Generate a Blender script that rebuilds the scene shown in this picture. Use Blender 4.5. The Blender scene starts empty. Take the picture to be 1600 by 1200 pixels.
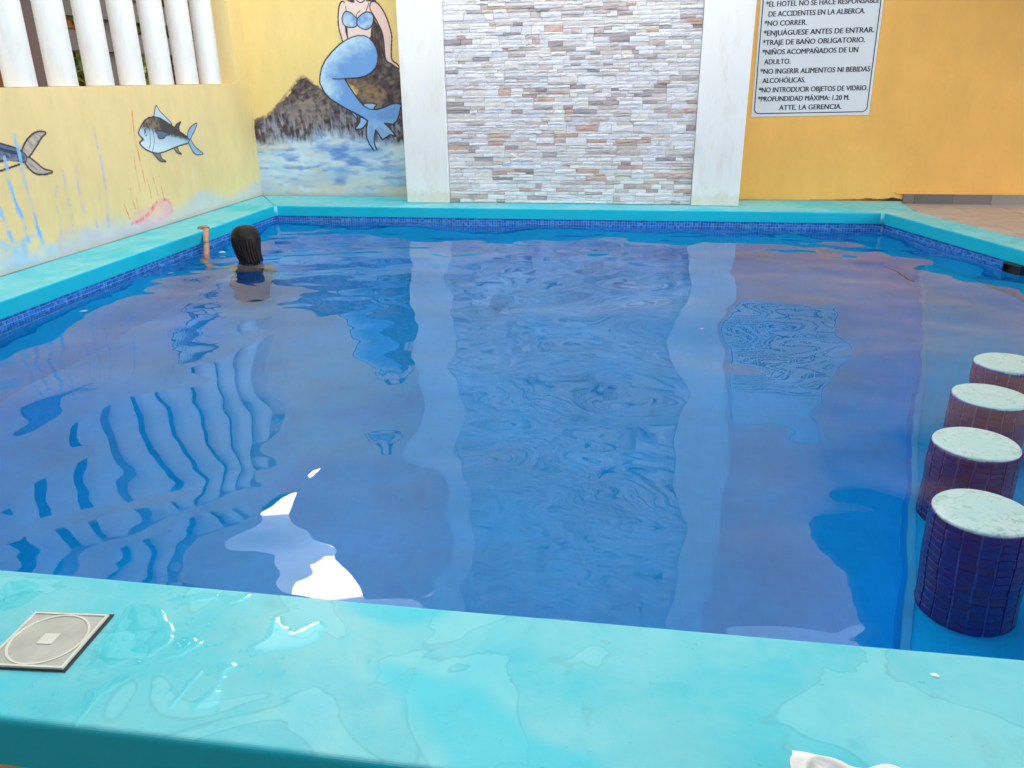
import bpy, bmesh, math, random
import numpy as np
from mathutils import Vector, Matrix

random.seed(7)
rng = np.random.default_rng(11)
S = bpy.context.scene
COL = S.collection

# ------------------------------------------------------------------ camera
CAM_Z = 1.1                      # eye height above the top of the pool kerb (z = 0)
FPX = 1231.6                     # focal length in pixels of the 1600 px wide photograph
YAW, PITCH, ROLL = -0.1579, 0.3693, -0.0126
_cy, _sy, _cp, _sp = math.cos(YAW), math.sin(YAW), math.cos(PITCH), math.sin(PITCH)
FWD = Vector((_sy*_cp, _cy*_cp, -_sp)); _r = Vector((_cy, -_sy, 0)); _u = _r.cross(FWD)
RIGHT = math.cos(ROLL)*_r + math.sin(ROLL)*_u
UP = -math.sin(ROLL)*_r + math.cos(ROLL)*_u
cam = bpy.data.cameras.new('camera'); camo = bpy.data.objects.new('camera', cam); COL.objects.link(camo)
cam.sensor_fit = 'HORIZONTAL'; cam.sensor_width = 36.0; cam.lens = FPX/1600*36.0
cam.clip_start = 0.05; cam.clip_end = 2000
M = Matrix((RIGHT, UP, -FWD)).transposed().to_4x4(); M.translation = Vector((0, 0, CAM_Z))
camo.matrix_world = M
S.camera = camo

# ------------------------------------------------------------------ sky, sun, exposure
SUN_AZ, SUN_EL = math.radians(-25.6), math.radians(21.0)       # azimuth clockwise from +Y
w = bpy.data.worlds.new('World'); S.world = w; w.use_nodes = True
nt = w.node_tree; nt.nodes.clear()
sky = nt.nodes.new('ShaderNodeTexSky'); sky.sky_type = 'NISHITA'; sky.sun_disc = False
sky.sun_elevation = SUN_EL; sky.sun_rotation = SUN_AZ
sky.air_density = 1.0; sky.dust_density = 0.4; sky.ozone_density = 1.0
hs = nt.nodes.new('ShaderNodeHueSaturation'); hs.inputs['Saturation'].default_value = 0.10
bg = nt.nodes.new('ShaderNodeBackground'); bg.inputs['Strength'].default_value = 0.15
wo = nt.nodes.new('ShaderNodeOutputWorld')
nt.links.new(sky.outputs[0], hs.inputs['Color']); nt.links.new(hs.outputs[0], bg.inputs[0]); nt.links.new(bg.outputs[0], wo.inputs[0])
sl = bpy.data.lights.new('sun', 'SUN'); sl.energy = 0.5; sl.angle = math.radians(27); sl.color = (1.0, 0.66, 0.30)
so = bpy.data.objects.new('sun', sl); COL.objects.link(so)
sd = Vector((math.sin(SUN_AZ)*math.cos(SUN_EL), math.cos(SUN_AZ)*math.cos(SUN_EL), math.sin(SUN_EL)))
so.rotation_euler = sd.to_track_quat('Z', 'Y').to_euler(); so.location = sd*20
S.view_settings.view_transform = 'Standard'; S.view_settings.look = 'None'
S.view_settings.exposure = 2.62; S.view_settings.gamma = 1.0; S.view_settings.use_curve_mapping = False
S.cycles.max_bounces = 10; S.cycles.diffuse_bounces = 4; S.cycles.transmission_bounces = 6; S.cycles.glossy_bounces = 4
S.cycles.caustics_refractive = True; S.cycles.caustics_reflective = False
S.cycles.use_denoising = True

# ------------------------------------------------------------------ measured places (metres)
LX, BY = -3.865, 7.889            # side wall plane, back wall plane
ILX, IBY, INY, ONY = -3.417, 7.189, 1.422, 0.9815   # pool kerb inner edges, near kerb outer edge
LIP, WZ = 0.095, -0.155           # kerb lip thickness, water level
RS = 0.298                       # the right side runs outwards towards the camera
def rx(y): return 2.078 + RS*(7.202-y)
SILL = 1.087
GZ = -0.52                        # paving level outside the pool

def on_plane(px, py, axis, val):
    """place of a photographed mark on a wall plane"""
    d = FWD + RIGHT*((px-800)/FPX) + UP*((600-py)/FPX)
    o = Vector((0, 0, CAM_Z)); t = (val-o[axis])/d[axis]
    return o + d*t
def bw(px, py): p = on_plane(px, py, 1, BY); return (p.x, p.z)
def sw(px, py): p = on_plane(px, py, 0, LX); return (p.y, p.z)
def gp(px, py, z=0.0): p = on_plane(px, py, 2, z); return (p.x, p.y)

# ------------------------------------------------------------------ helpers
def lin(r, g, b):
    f = lambda c: ((c/255+0.055)/1.055)**2.4 if c > 10 else c/255/12.92
    return (f(r), f(g), f(b))
def tag(o, label=None, cat=None, group=None, kind=None):
    if label: o['label'] = label
    if cat: o['category'] = cat
    if group: o['group'] = group
    if kind: o['kind'] = kind
    return o
def link(name, me, mat=None, parent=None, loc=None):
    o = bpy.data.objects.new(name, me); COL.objects.link(o)
    if mat is not None:
        for m in (mat if isinstance(mat, (list, tuple)) else [mat]): me.materials.append(m)
    if parent: o.parent = parent
    if loc is not None: o.location = loc
    return o
def empty(name, loc=(0, 0, 0), rot=(0, 0, 0)):
    o = bpy.data.objects.new(name, None); COL.objects.link(o); o.location = loc; o.rotation_euler = rot; return o
def mesh(name, v, f, smooth=False):
    me = bpy.data.meshes.new(name); me.from_pydata([tuple(map(float, p)) for p in v], [], f); me.update()
    if smooth: me.polygons.foreach_set('use_smooth', [True]*len(me.polygons))
    return me
def bm_mesh(bm, name, smooth=False):
    me = bpy.data.meshes.new(name); bm.to_mesh(me); bm.free()
    if smooth: me.polygons.foreach_set('use_smooth', [True]*len(me.polygons))
    return me
def box_bm(bm, a, b, bev=0.0, seg=2):
    g = bmesh.ops.create_cube(bm, size=1.0)
    for v in g['verts']:
        v.co = Vector(((a[i]+b[i])/2 + v.co[i]*(b[i]-a[i]) for i in range(3)))
    if bev:
        es = {e for v in g['verts'] for e in v.link_edges}
        bmesh.ops.bevel(bm, geom=list(es), offset=bev, segments=seg, affect='EDGES', profile=0.5)
def box(name, a, b, mat, parent=None, bev=0.0, smooth=False):
    bm = bmesh.new(); box_bm(bm, a, b, bev); return link(name, bm_mesh(bm, name, smooth), mat, parent)
def prism(name, poly, z0, z1, mat, parent=None, bev=0.0, seg=6):
    """poly in XY, extruded z0..z1"""
    bm = bmesh.new()
    vs = [bm.verts.new((x, y, z1)) for x, y in poly]
    f = bm.faces.new(vs)
    if f.normal.z < 0: f.normal_flip()
    r = bmesh.ops.extrude_face_region(bm, geom=[f])
    for v in r['geom']:
        if isinstance(v, bmesh.types.BMVert): v.co.z = z0
    bmesh.ops.recalc_face_normals(bm, faces=bm.faces)
    if bev:
        es = [e for e in bm.edges if abs(e.verts[0].co.z-e.verts[1].co.z) < 1e-6 and e.verts[0].co.z > (z0+z1)/2]
        bmesh.ops.bevel(bm, geom=es, offset=bev, segments=seg, affect='EDGES', profile=0.5)
    return link(name, bm_mesh(bm, name), mat, parent)

# gradient-style value noise in numpy
def vnoise(x, y, seed=0):
    x = np.asarray(x, float); y = np.asarray(y, float)
    xi = np.floor(x).astype(np.int64); yi = np.floor(y).astype(np.int64)
    fx, fy = x-xi, y-yi
    def hsh(i, j):
        n = (i*374761393 + j*668265263 + seed*2147483647) & 0xffffffff
        n = ((n ^ (n >> 13))*1274126177) & 0xffffffff
        n = (n ^ (n >> 16)) & 0xffffffff
        return n/4294967295.0
    sx = fx*fx*fx*(fx*(fx*6-15)+10); sy = fy*fy*fy*(fy*(fy*6-15)+10)
    a, b, c, d = hsh(xi, yi), hsh(xi+1, yi), hsh(xi, yi+1), hsh(xi+1, yi+1)
    return (a*(1-sx)+b*sx)*(1-sy) + (c*(1-sx)+d*sx)*sy
def fbm(x, y, o=4, seed=0):
    s = 0; a = 1; t = 0
    for i in range(o):
        s = s + a*vnoise(x*2**i, y*2**i, seed+i*17); t += a; a *= .5
    return s/t

# ------------------------------------------------------------------ materials
def newmat(name):
    m = bpy.data.materials.new(name); m.use_nodes = True
    n = m.node_tree.nodes; b = n['Principled BSDF']; return m, m.node_tree, b
def N(t, typ, **kw):
    n = t.nodes.new(typ)
    for k, v in kw.items():
        if k in n.inputs: n.inputs[k].default_value = v
        else: setattr(n, k, v)
    return n
def noise(t, scale, detail=4, vec=None, rough=0.55, dist=0.0):
    n = N(t, 'ShaderNodeTexNoise'); n.inputs['Scale'].default_value = scale; n.inputs['Detail'].default_value = detail
    n.inputs['Roughness'].default_value = rough; n.inputs['Distortion'].default_value = dist
    if vec is not None: t.links.new(vec, n.inputs['Vector'])
    return n
def ramp(t, src, stops):
    r = N(t, 'ShaderNodeValToRGB'); t.links.new(src, r.inputs[0])
    e = r.color_ramp.elements
    while len(e) < len(stops): e.new(0.5)
    for i, (p, c) in enumerate(stops):
        e[i].position = p; e[i].color = (c, c, c, 1) if isinstance(c, (int, float)) else (*c, 1)
    return r
def mix(t, fac, a, b, mode='MIX'):
    m = N(t, 'ShaderNodeMix'); m.data_type = 'RGBA'; m.blend_type = mode
    for sock, v in ((m.inputs[0], fac), (m.inputs[6], a), (m.inputs[7], b)):
        if isinstance(v, bpy.types.NodeSocket): t.links.new(v, sock)
        elif isinstance(v, (int, float)): sock.default_value = v
        else: sock.default_value = (*v, 1)
    return m.outputs[2]
def bump(t, b, src, strength=0.2, dist=0.01):
    n = N(t, 'ShaderNodeBump'); n.inputs['Strength'].default_value = strength; n.inputs['Distance'].default_value = dist
    t.links.new(src, n.inputs['Height']); t.links.new(n.outputs[0], b.inputs['Normal']); return n
def coord(t, kind='Object'):
    return N(t, 'ShaderNodeTexCoord').outputs[kind]
def mapped(t, vec, scale=(1, 1, 1), rot=(0, 0, 0)):
    m = N(t, 'ShaderNodeMapping'); m.inputs['Scale'].default_value = scale; m.inputs['Rotation'].default_value = rot
    t.links.new(vec, m.inputs['Vector']); return m.outputs[0]
def simple(name, c, rough=0.6, spec=0.5, var=0.12, scale=6, bmp=0.15, bscale=60, detail=5):
    m, t, b = newmat(name); co = coord(t)
    n = noise(t, scale, detail, co); r = ramp(t, n.outputs[0], [(0.3, tuple(x*(1-var) for x in c)), (0.7, tuple(min(1, x*(1+var)) for x in c))])
    t.links.new(r.outputs[0], b.inputs['Base Color'])
    b.inputs['Roughness'].default_value = rough; b.inputs['Specular IOR Level'].default_value = spec
    if bmp:
        n2 = noise(t, bscale, 3, co); bump(t, b, n2.outputs[0], bmp, 0.004)
    return m

YEL = (0.84, 0.46, 0.112)
def plaster_mat(name, attr=None, base=YEL):
    m, t, b = newmat(name); co = coord(t)
    if attr:
        a = N(t, 'ShaderNodeAttribute'); a.attribute_name = attr; src = a.outputs['Color']
    else:
        src = None
    n1 = noise(t, 1.1, 5, co, 0.6); r1 = ramp(t, n1.outputs[0], [(0.3, 0.90), (0.7, 1.04)])
    n2 = noise(t, 7, 6, mapped(t, co, (1, 1, 0.35)), 0.65); r2 = ramp(t, n2.outputs[0], [(0.25, 0.93), (0.75, 1.03)])
    c = mix(t, 1.0, src if src else base, r1.outputs[0], 'MULTIPLY'); c = mix(t, 1.0, c, r2.outputs[0], 'MULTIPLY')
    t.links.new(c, b.inputs['Base Color']); b.inputs['Roughness'].default_value = 0.62
    b.inputs['Specular IOR Level'].default_value = 0.35
    n3 = noise(t, 9, 6, co, 0.6); n4 = noise(t, 140, 2, co)
    ad = N(t, 'ShaderNodeMath', operation='MULTIPLY_ADD'); ad.inputs[1].default_value = 6.0
    t.links.new(n3.outputs[0], ad.inputs[0]); t.links.new(n4.outputs[0], ad.inputs[2])
    bump(t, b, ad.outputs[0], 0.35, 0.0018)
    return m
M_paint = plaster_mat('painted_plaster', 'paint')
M_yellow = plaster_mat('yellow_plaster')

def white_mat(name, c=(0.80, 0.82, 0.81)):
    m, t, b = newmat(name); co = coord(t)
    n1 = noise(t, 1.7, 5, co); r1 = ramp(t, n1.outputs[0], [(0.3, 0.95), (0.7, 1.02)])
    n2 = noise(t, 14, 6, mapped(t, co, (1, 1, 0.25)), 0.7); r2 = ramp(t, n2.outputs[0], [(0.28, (0.90, 0.88, 0.84)), (0.5, (1, 1, 1))])
    # splashed grime low down
    sp = N(t, 'ShaderNodeSeparateXYZ'); g = N(t, 'ShaderNodeNewGeometry'); t.links.new(g.outputs['Position'], sp.inputs[0])
    n3 = noise(t, 20, 5, g.outputs['Position'], 0.7)
    ma = N(t, 'ShaderNodeMath', operation='MULTIPLY_ADD'); ma.inputs[1].default_value = -0.16
    t.links.new(n3.outputs[0], ma.inputs[0]); t.links.new(sp.outputs[2], ma.inputs[2])
    r3 = ramp(t, ma.outputs[0], [(-0.0, (0.86, 0.80, 0.70)), (0.04, (1, 1, 1))])
    c1 = mix(t, 1, c, r1.outputs[0], 'MULTIPLY'); c1 = mix(t, 1, c1, r2.outputs[0], 'MULTIPLY'); c1 = mix(t, 0.7, c1, r3.outputs[0], 'MULTIPLY')
    t.links.new(c1, b.inputs['Base Color']); b.inputs['Roughness'].default_value = 0.45
    bump(t, b, noise(t, 12, 5, co).outputs[0], 0.25, 0.003)
    return m
M_white = white_mat('white_paint')

# turquoise kerb paint: worn, damp in places
def kerb_mat(name, near=False, worn_f=0.8):
    m, t, b = newmat(name); g = N(t, 'ShaderNodeNewGeometry'); co = g.outputs['Position']
    base, pale, deep, worn = (0.085, 0.62, 0.73), (0.20, 0.68, 0.76), (0.02, 0.55, 0.72), (0.40, 0.62, 0.62)
    sx = N(t, 'ShaderNodeSeparateXYZ'); t.links.new(g.outputs['Normal'], sx.inputs[0])
    n1 = noise(t, 1.9, 5, co, 0.6, 0.4); r1 = ramp(t, n1.outputs[0], [(0.42, 0.0), (0.56, 1.0)])
    n2 = noise(t, 6.0, 6, co, 0.65, 0.6); r2 = ramp(t, n2.outputs[0], [(0.40, 0.0), (0.68, 1.0)])
    n3 = noise(t, 3.1, 4, co, 0.5, 0.5); r3 = ramp(t, n3.outputs[0], [(0.56, 0.0), (0.66, 1.0)])
    c = mix(t, r1.outputs[0], base, pale); 
    f2 = N(t, 'ShaderNodeMath', operation='MULTIPLY'); f2.inputs[1].default_value = 0.40; t.links.new(r2.outputs[0], f2.inputs[0])
    c = mix(t, f2.outputs[0], c, (0.24, 0.70, 0.77))
    f3 = N(t, 'ShaderNodeMath', operation='MULTIPLY'); f3.inputs[1].default_value = 0.55; t.links.new(r3.outputs[0], f3.inputs[0])
    c = mix(t, f3.outputs[0], c, deep)
    # foot-worn top: chalkier where the surface faces up
    up = ramp(t, sx.outputs[2], [(0.6, 0.0), (0.95, 1.0)])
    n5 = noise(t, 2.6, 6, co, 0.6); r5 = ramp(t, n5.outputs[0], [(0.45, 0.0), (0.75, 1.0)])
    wf = N(t, 'ShaderNodeMath', operation='MULTIPLY'); t.links.new(up.outputs[0], wf.inputs[0]); t.links.new(r5.outputs[0], wf.inputs[1])
    wf2 = N(t, 'ShaderNodeMath', operation='MULTIPLY'); wf2.inputs[1].default_value = worn_f; t.links.new(wf.outputs[0], wf2.inputs[0])
    c = mix(t, wf2.outputs[0], c, worn)
    # dried splash marks: pale patches with a thin darker rim
    nm = noise(t, 2.7, 3, co, 0.45, 1.6); pm = ramp(t, nm.outputs[0], [(0.545, 0.0), (0.56, 1.0)]); rim = ramp(t, nm.outputs[0], [(0.530, 1.0), (0.545, 0.80), (0.556, 1.0)])
    fp = N(t, 'ShaderNodeMath', operation='MULTIPLY'); fp.inputs[1].default_value = 0.26; t.links.new(pm.outputs[0], fp.inputs[0])
    c = mix(t, fp.outputs[0], c, (0.30, 0.80, 0.86)); c = mix(t, 0.6, c, rim.outputs[0], 'MULTIPLY')
    nq = noise(t, 1.5, 2, mapped(t, co, (1, 1.7, 1), (0, 0, 0.3)), 0.4, 0.3); qm = ramp(t, nq.outputs[0], [(0.58, 0.0), (0.62, 1.0)])
    fq = N(t, 'ShaderNodeMath', operation='MULTIPLY'); fq.inputs[1].default_value = 0.6; t.links.new(qm.outputs[0], fq.inputs[0])
    c = mix(t, fq.outputs[0], c, (0.015, 0.64, 0.80))
    # same coat on the sides, coloured deeper to put their shade in
    side = N(t, 'ShaderNodeMath', operation='SUBTRACT'); side.inputs[0].default_value = 1.0; t.links.new(up.outputs[0], side.inputs[1])
    fs = N(t, 'ShaderNodeMath', operation='MULTIPLY'); fs.inputs[1].default_value = 0.96; t.links.new(side.outputs[0], fs.inputs[0])
    c = mix(t, fs.outputs[0], c, (0.0, 0.49, 0.66))
    # dark specks and scuffs
    n4 = noise(t, 38, 3, mapped(t, co, (1, 2.2, 1), (0, 0, 0.5)), 0.5); r4 = ramp(t, n4.outputs[0], [(0.24, 0.62), (0.30, 1.0)])
    c = mix(t, 0.6, c, r4.outputs[0], 'MULTIPLY')
    n6 = noise(t, 5.0, 5, mapped(t, co, (1, 1, 1), (0, 0, 1.1)), 0.7); r6 = ramp(t, n6.outputs[0], [(0.26, 0.86), (0.42, 1.0)])
    c = mix(t, 1.0, c, r6.outputs[0], 'MULTIPLY')
    if near: c = mix(t, 1.0, c, (0.93, 0.97, 0.98), 'MULTIPLY')
    t.links.new(c, b.inputs['Base Color'])
    rr = ramp(t, n3.outputs[0], [(0.45, 0.60), (0.62, 0.42)]); t.links.new(rr.outputs[0], b.inputs['Roughness']); b.inputs['Specular IOR Level'].default_value = 0.28
    n7 = noise(t, 16, 6, co, 0.6); bump(t, b, n7.outputs[0], 0.35, 0.004)
    return m
M_kerb = kerb_mat('kerb_paint', worn_f=0.18); M_kerbb = kerb_mat('kerb_paint_back', worn_f=0.5); M_kerbw = kerb_mat('kerb_paint_worn', worn_f=1.0); M_kerbn = kerb_mat('kerb_paint_near', True, 0.3)

# pool tile (uv in metres)
def pool_tile(name, c1, c2, mortar, size=0.05, rough=0.35):
    m, t, b = newmat(name); uv = coord(t, 'UV')
    br = N(t, 'ShaderNodeTexBrick'); br.offset = 0.0; br.squash = 1.0
    br.inputs['Scale'].default_value = 1.0; br.inputs['Brick Width'].default_value = size; br.inputs['Row Height'].default_value = size
    br.inputs['Mortar Size'].default_value = 0.0022; br.inputs['Mortar Smooth'].default_value = 0.3; br.inputs['Bias'].default_value = 0.0
    br.inputs['Color1'].default_value = (*c1, 1); br.inputs['Color2'].default_value = (*c2, 1); br.inputs['Mortar'].default_value = (*mortar, 1)
    t.links.new(uv, br.inputs['Vector'])
    n = noise(t, 1.3, 5, uv); r = ramp(t, n.outputs[0], [(0.3, 0.82), (0.7, 1.12)])
    c = mix(t, 1, br.outputs[0], r.outputs[0], 'MULTIPLY'); t.links.new(c, b.inputs['Base Color'])
    b.inputs['Roughness'].default_value = rough
    b.inputs['Specular IOR Level'].default_value = 0.08
    bump(t, b, br.outputs['Fac'], -0.4, 0.002)
    return m
M_pool = pool_tile('pool_mosaic', (0.004, 0.46, 0.93), (0.004, 0.425, 0.91), (0.008, 0.475, 0.935))

def random_mat(name, cols, rough=0.25, kind='object', var=0.0, bmp=0.1, spec=0.5):
    m, t, b = newmat(name)
    if kind == 'object': src = N(t, 'ShaderNodeObjectInfo').outputs['Random']
    else: src = N(t, 'ShaderNodeNewGeometry').outputs['Random Per Island']
    r = ramp(t, src, [(i/len(cols), c) for i, c in enumerate(cols)]); r.color_ramp.interpolation = 'CONSTANT'
    n = noise(t, 30, 4, coord(t)); rn = ramp(t, n.outputs[0], [(0.3, 1-var), (0.7, 1+var)])
    t.links.new(mix(t, 1, r.outputs[0], rn.outputs[0], 'MULTIPLY'), b.inputs['Base Color'])
    b.inputs['Roughness'].default_value = rough; b.inputs['Specular IOR Level'].default_value = spec
    if bmp: bump(t, b, noise(t, 60, 3, coord(t)).outputs[0], bmp, 0.002)
    return m
M_band = random_mat('waterline_mosaic', [(0.02, 0.20, 0.66), (0.03, 0.27, 0.75), (0.015, 0.15, 0.55), (0.06, 0.34, 0.80), (0.02, 0.23, 0.70)], 0.2, 'island', 0.1)
M_grout = simple('grout', (0.30, 0.42, 0.62), 0.8, var=0.1, scale=20)

# ------------------------------------------------------------------ raster painter for murals
class Raster:
    def __init__(s, u0, v0, u1, v1, step, base):
        s.nu = int(round((u1-u0)/step))+1; s.nv = int(round((v1-v0)/step))+1
        s.u = np.linspace(u0, u1, s.nu); s.v = np.linspace(v0, v1, s.nv); s.step = step
        s.U, s.V = np.meshgrid(s.u, s.v)
        s.c = np.ones((s.nv, s.nu, 3))*np.array(base); s.a = np.zeros((s.nv, s.nu))
    def win(s, p, pad):
        i0 = max(0, np.searchsorted(s.u, p[:, 0].min()-pad)-1); i1 = min(s.nu, np.searchsorted(s.u, p[:, 0].max()+pad)+1)
        j0 = max(0, np.searchsorted(s.v, p[:, 1].min()-pad)-1); j1 = min(s.nv, np.searchsorted(s.v, p[:, 1].max()+pad)+1)
        return slice(j0, j1), slice(i0, i1)
    def segdist(s, U, V, p, closed, widths=None):
        n = len(p); best = np.full(U.shape, 1e9)
        for k in range(n if closed else n-1):
            a, b = p[k], p[(k+1) % n]; d = b-a; L2 = (d@d)+1e-12
            t = np.clip(((U-a[0])*d[0]+(V-a[1])*d[1])/L2, 0, 1)
            dd = np.hypot(U-a[0]-t*d[0], V-a[1]-t*d[1])
            if widths is not None: dd = dd-(widths[k]*(1-t)+widths[(k+1) % n]*t)
            best = np.minimum(best, dd)
        return best
    def put(s, w, al, col):
        al = np.clip(al, 0, 1); col = col if isinstance(col, np.ndarray) and col.ndim == 3 else np.ones(al.shape+(3,))*np.array(col)
        s.c[w] = s.c[w]*(1-al[..., None]) + col*al[..., None]
        s.a[w] = np.maximum(s.a[w], al)
    def poly(s, p, col, alpha=1.0, soft=None, mod=None, rough=0.0):
        p = np.array(p, float); soft = soft or s.step*0.8; w = s.win(p, soft*3+rough*2)
        U, V = s.U[w], s.V[w]
        inside = np.zeros(U.shape, bool); n = len(p)
        for k in range(n):
            (x1, y1), (x2, y2) = p[k], p[(k+1) % n]
            if y1 == y2: continue
            cnd = ((y1 > V) != (y2 > V)) & (U < (x2-x1)*(V-y1)/(y2-y1)+x1); inside ^= cnd
        d = s.segdist(U, V, p, True); sd = np.where(inside, d, -d)
        if rough: sd = sd + (fbm(U*38, V*38, 3, 5)-.5)*rough*2
        al = np.clip(sd/soft+0.5, 0, 1)*alpha
        if mod is not None: al = al*mod(U, V)
        s.put(w, al, col(U, V) if callable(col) else col)
    def stroke(s, p, wd, col, alpha=1.0, soft=None, mod=None):
        p = np.array(p, float); wd = np.array(wd if hasattr(wd, '__len__') else [wd]*len(p), float)
        if len(wd) != len(p): wd = np.interp(np.linspace(0, 1, len(p)), np.linspace(0, 1, len(wd)), wd)
        soft = soft or s.step*0.8; w = s.win(p, wd.max()+soft*2); U, V = s.U[w], s.V[w]
        d = s.segdist(U, V, p, False, wd); al = np.clip(-d/soft+0.5, 0, 1)*alpha
        if mod is not None: al = al*mod(U, V)
        s.put(w, al, col(U, V) if callable(col) else col)
def smooth(p, n=5, closed=True):
    p = np.array(p, float); out = []; m = len(p)
    for k in range(m if closed else m-1):
        if closed: a, b, c, d = p[(k-1) % m], p[k], p[(k+1) % m], p[(k+2) % m]
        else: a, b, c, d = p[max(k-1, 0)], p[k], p[k+1], p[min(k+2, m-1)]
        for i in range(n):
            t = i/n; out.append(0.5*((2*b)+(-a+c)*t+(2*a-5*b+4*c-d)*t*t+(-a+3*b-3*c+d)*t**3))
    if not closed: out.append(p[-1])
    return np.array(out)
def lerpc(a, b, f): return np.array(a)*(1-f[..., None]) + np.array(b)*f[..., None]
def set_paint(me, cols):
    at = me.color_attributes.new('paint', 'FLOAT_COLOR', 'POINT')
    at.data.foreach_set('color', np.concatenate([cols, np.ones((len(cols), 1))], 1).astype(np.float32).ravel())
def raster_mesh(r, name, to3d, mask=None, flip=False):
    V = to3d(r.U.ravel(), r.V.ravel()); nu, nv = r.nu, r.nv
    idx = np.arange(nu*nv).reshape(nv, nu)
    q = np.stack([idx[:-1, :-1], idx[:-1, 1:], idx[1:, 1:], idx[1:, :-1]], -1).reshape(-1, 4)
    if mask is not None:
        q = q[mask.ravel()[q].max(1) > 0.5]
        used = np.unique(q); mp = -np.ones(nu*nv, int); mp[used] = np.arange(len(used)); q = mp[q]; V = V[used]
        C = r.c.reshape(-1, 3)[used]
    else: C = r.c.reshape(-1, 3)
    if flip: q = q[:, ::-1]
    me = bpy.data.meshes.new(name); me.vertices.add(len(V)); me.vertices.foreach_set('co', V.astype(np.float32).ravel())
    me.loops.add(q.size); me.loops.foreach_set('vertex_index', q.astype(np.int32).ravel())
    me.polygons.add(len(q)); me.polygons.foreach_set('loop_start', np.arange(0, q.size, 4, dtype=np.int32))
    me.polygons.foreach_set('loop_total', np.full(len(q), 4, dtype=np.int32)); me.update(calc_edges=True); me.validate()
    set_paint(me, C)
    return me
def back3d(off): return lambda u, v: np.stack([u, np.full_like(u, BY-off), v], 1)
def side3d(off): return lambda u, v: np.stack([np.full_like(u, LX+off), u, v], 1)

# ================================================================== GROUND
m_ground = simple('concrete_paving', (0.36, 0.34, 0.31), 0.8, var=0.2, scale=2)
# one sheet with an opening where the pool is sunk into it
gx0, gx1, gy0, gy1 = -3.7, 3.95, 1.1, 7.6
gv = [(-300, -300), (300, -300), (300, 300), (-300, 300), (gx0, gy0), (gx1, gy0), (gx1, gy1), (gx0, gy1)]
tag(link('ground', mesh('ground', [(a, b_, GZ) for a, b_ in gv], [(0, 1, 5, 4), (1, 2, 6, 5), (2, 3, 7, 6), (3, 0, 4, 7)]), m_ground), kind='structure')

# raised tiled deck right of the pool
def deck_mat():
    m, t, b = newmat('deck_tiles'); g = N(t, 'ShaderNodeNewGeometry').outputs['Position']
    n1 = noise(t, 3.0, 6, mapped(t, g, (1, 3.5, 1), (0, 0, 0.35)), 0.7, 0.6)
    r1 = ramp(t, n1.outputs[0], [(0.25, (0.30, 0.24, 0.22)), (0.5, (0.52, 0.45, 0.43)), (0.75, (0.60, 0.54, 0.52))])
    t.links.new(r1.outputs[0], b.inputs['Base Color']); b.inputs['Roughness'].default_value = 0.4
    bump(t, b, noise(t, 30, 4, g).outputs[0], 0.2, 0.003); return m
m_deck = deck_mat()
def dkx(y): return 2.368+0.287*(7.311-y) if y < 7.311 else 2.37
deck = tag(prism('deck', [(2.40, BY), (2.372, 7.30), (dkx(6.5), 6.5), (dkx(5.9), 5.9), (dkx(1.0), 1.0), (7, 1.0), (7, BY)], GZ, -0.032, M_grout), kind='structure')
# deck tiles: laid pieces with open joints
tile_bm = bmesh.new(); box_bm(tile_bm, (-0.5, -0.5, -0.5), (0.5, 0.5, 0.5)); tile_me = bm_mesh(tile_bm, 'deck_tile'); tile_me.materials.append(m_deck)
for i in range(0, 9):
    for j in range(0, 12):
        x0 = 2.42+0.402*i; y0 = BY-0.004-0.402*(j+1)
        xm = dkx(y0+0.2)+0.03
        a, b_ = max(x0, xm), x0+0.398
        if b_-a < 0.05 or x0 > 4.4: continue
        o = bpy.data.objects.new('tile', tile_me); COL.objects.link(o); o.parent = deck
        dz = random.uniform(-0.001, 0.001)
        o.location = ((a+b_)/2, y0+0.2, -0.026+dz); o.scale = (b_-a, 0.398, 0.012)

# ================================================================== POOL BASIN
A, B, C, D = (ILX-0.02, INY-0.02), (ILX-0.02, IBY+0.02), (rx(IBY)+0.02, IBY+0.02), (rx(INY)+0.02, INY-0.02)
E_, F_ = (0.633, INY-0.02), (2.258, 6.55)
ZD, ZL = -1.35, -0.80
def uvmesh(name, faces):
    """faces: list of (list of 3d points, (u axis, v axis))"""
    v, f, uv = [], [], []
    for pts, (ua, va) in faces:
        f.append(list(range(len(v), len(v)+len(pts)))); v += pts
        uv += [(Vector(p).dot(Vector(ua)), Vector(p).dot(Vector(va))) for p in pts]
    me = mesh(name, v, f); l = me.uv_layers.new(name='UVMap')
    for i, q in enumerate(uv): l.data[i].uv = q
    return me
X, Y, Z = (1, 0, 0), (0, 1, 0), (0, 0, 1)
p3 = lambda p, z: (p[0], p[1], z)
zt = -LIP+0.005
dl = Vector((F_[0]-E_[0], F_[1]-E_[1], 0)).normalized(); dr = Vector((D[0]-C[0], D[1]-C[1], 0)).normalized()
basin = [([p3(A, ZD), p3(E_, ZD), p3(F_, ZD), p3(C, ZD), p3(B, ZD)], (X, Y)),
         ([p3(E_, ZL), p3(D, ZL), p3(F_, ZL)], (tuple(dl), (-dl.y, dl.x, 0))),
         ([p3(E_, ZD), p3(E_, ZL), p3(F_, ZL), p3(F_, ZD)], (tuple(dl), Z)),
         ([p3(A, ZD), p3(B, ZD), p3(B, zt), p3(A, zt)], (Y, Z)),
         ([p3(B, ZD), p3(C, ZD), p3(C, zt), p3(B, zt)], (X, Z)),
         ([p3(C, ZD), p3(D, ZD), p3(D, zt), p3(C, zt)], (tuple(dr), Z)),
         ([p3(D, ZD), p3(A, ZD), p3(A, zt), p3(D, zt)], (X, Z))]
pool = tag(link('pool_basin', uvmesh('pool_basin', basin), M_pool), kind='structure')
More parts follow.
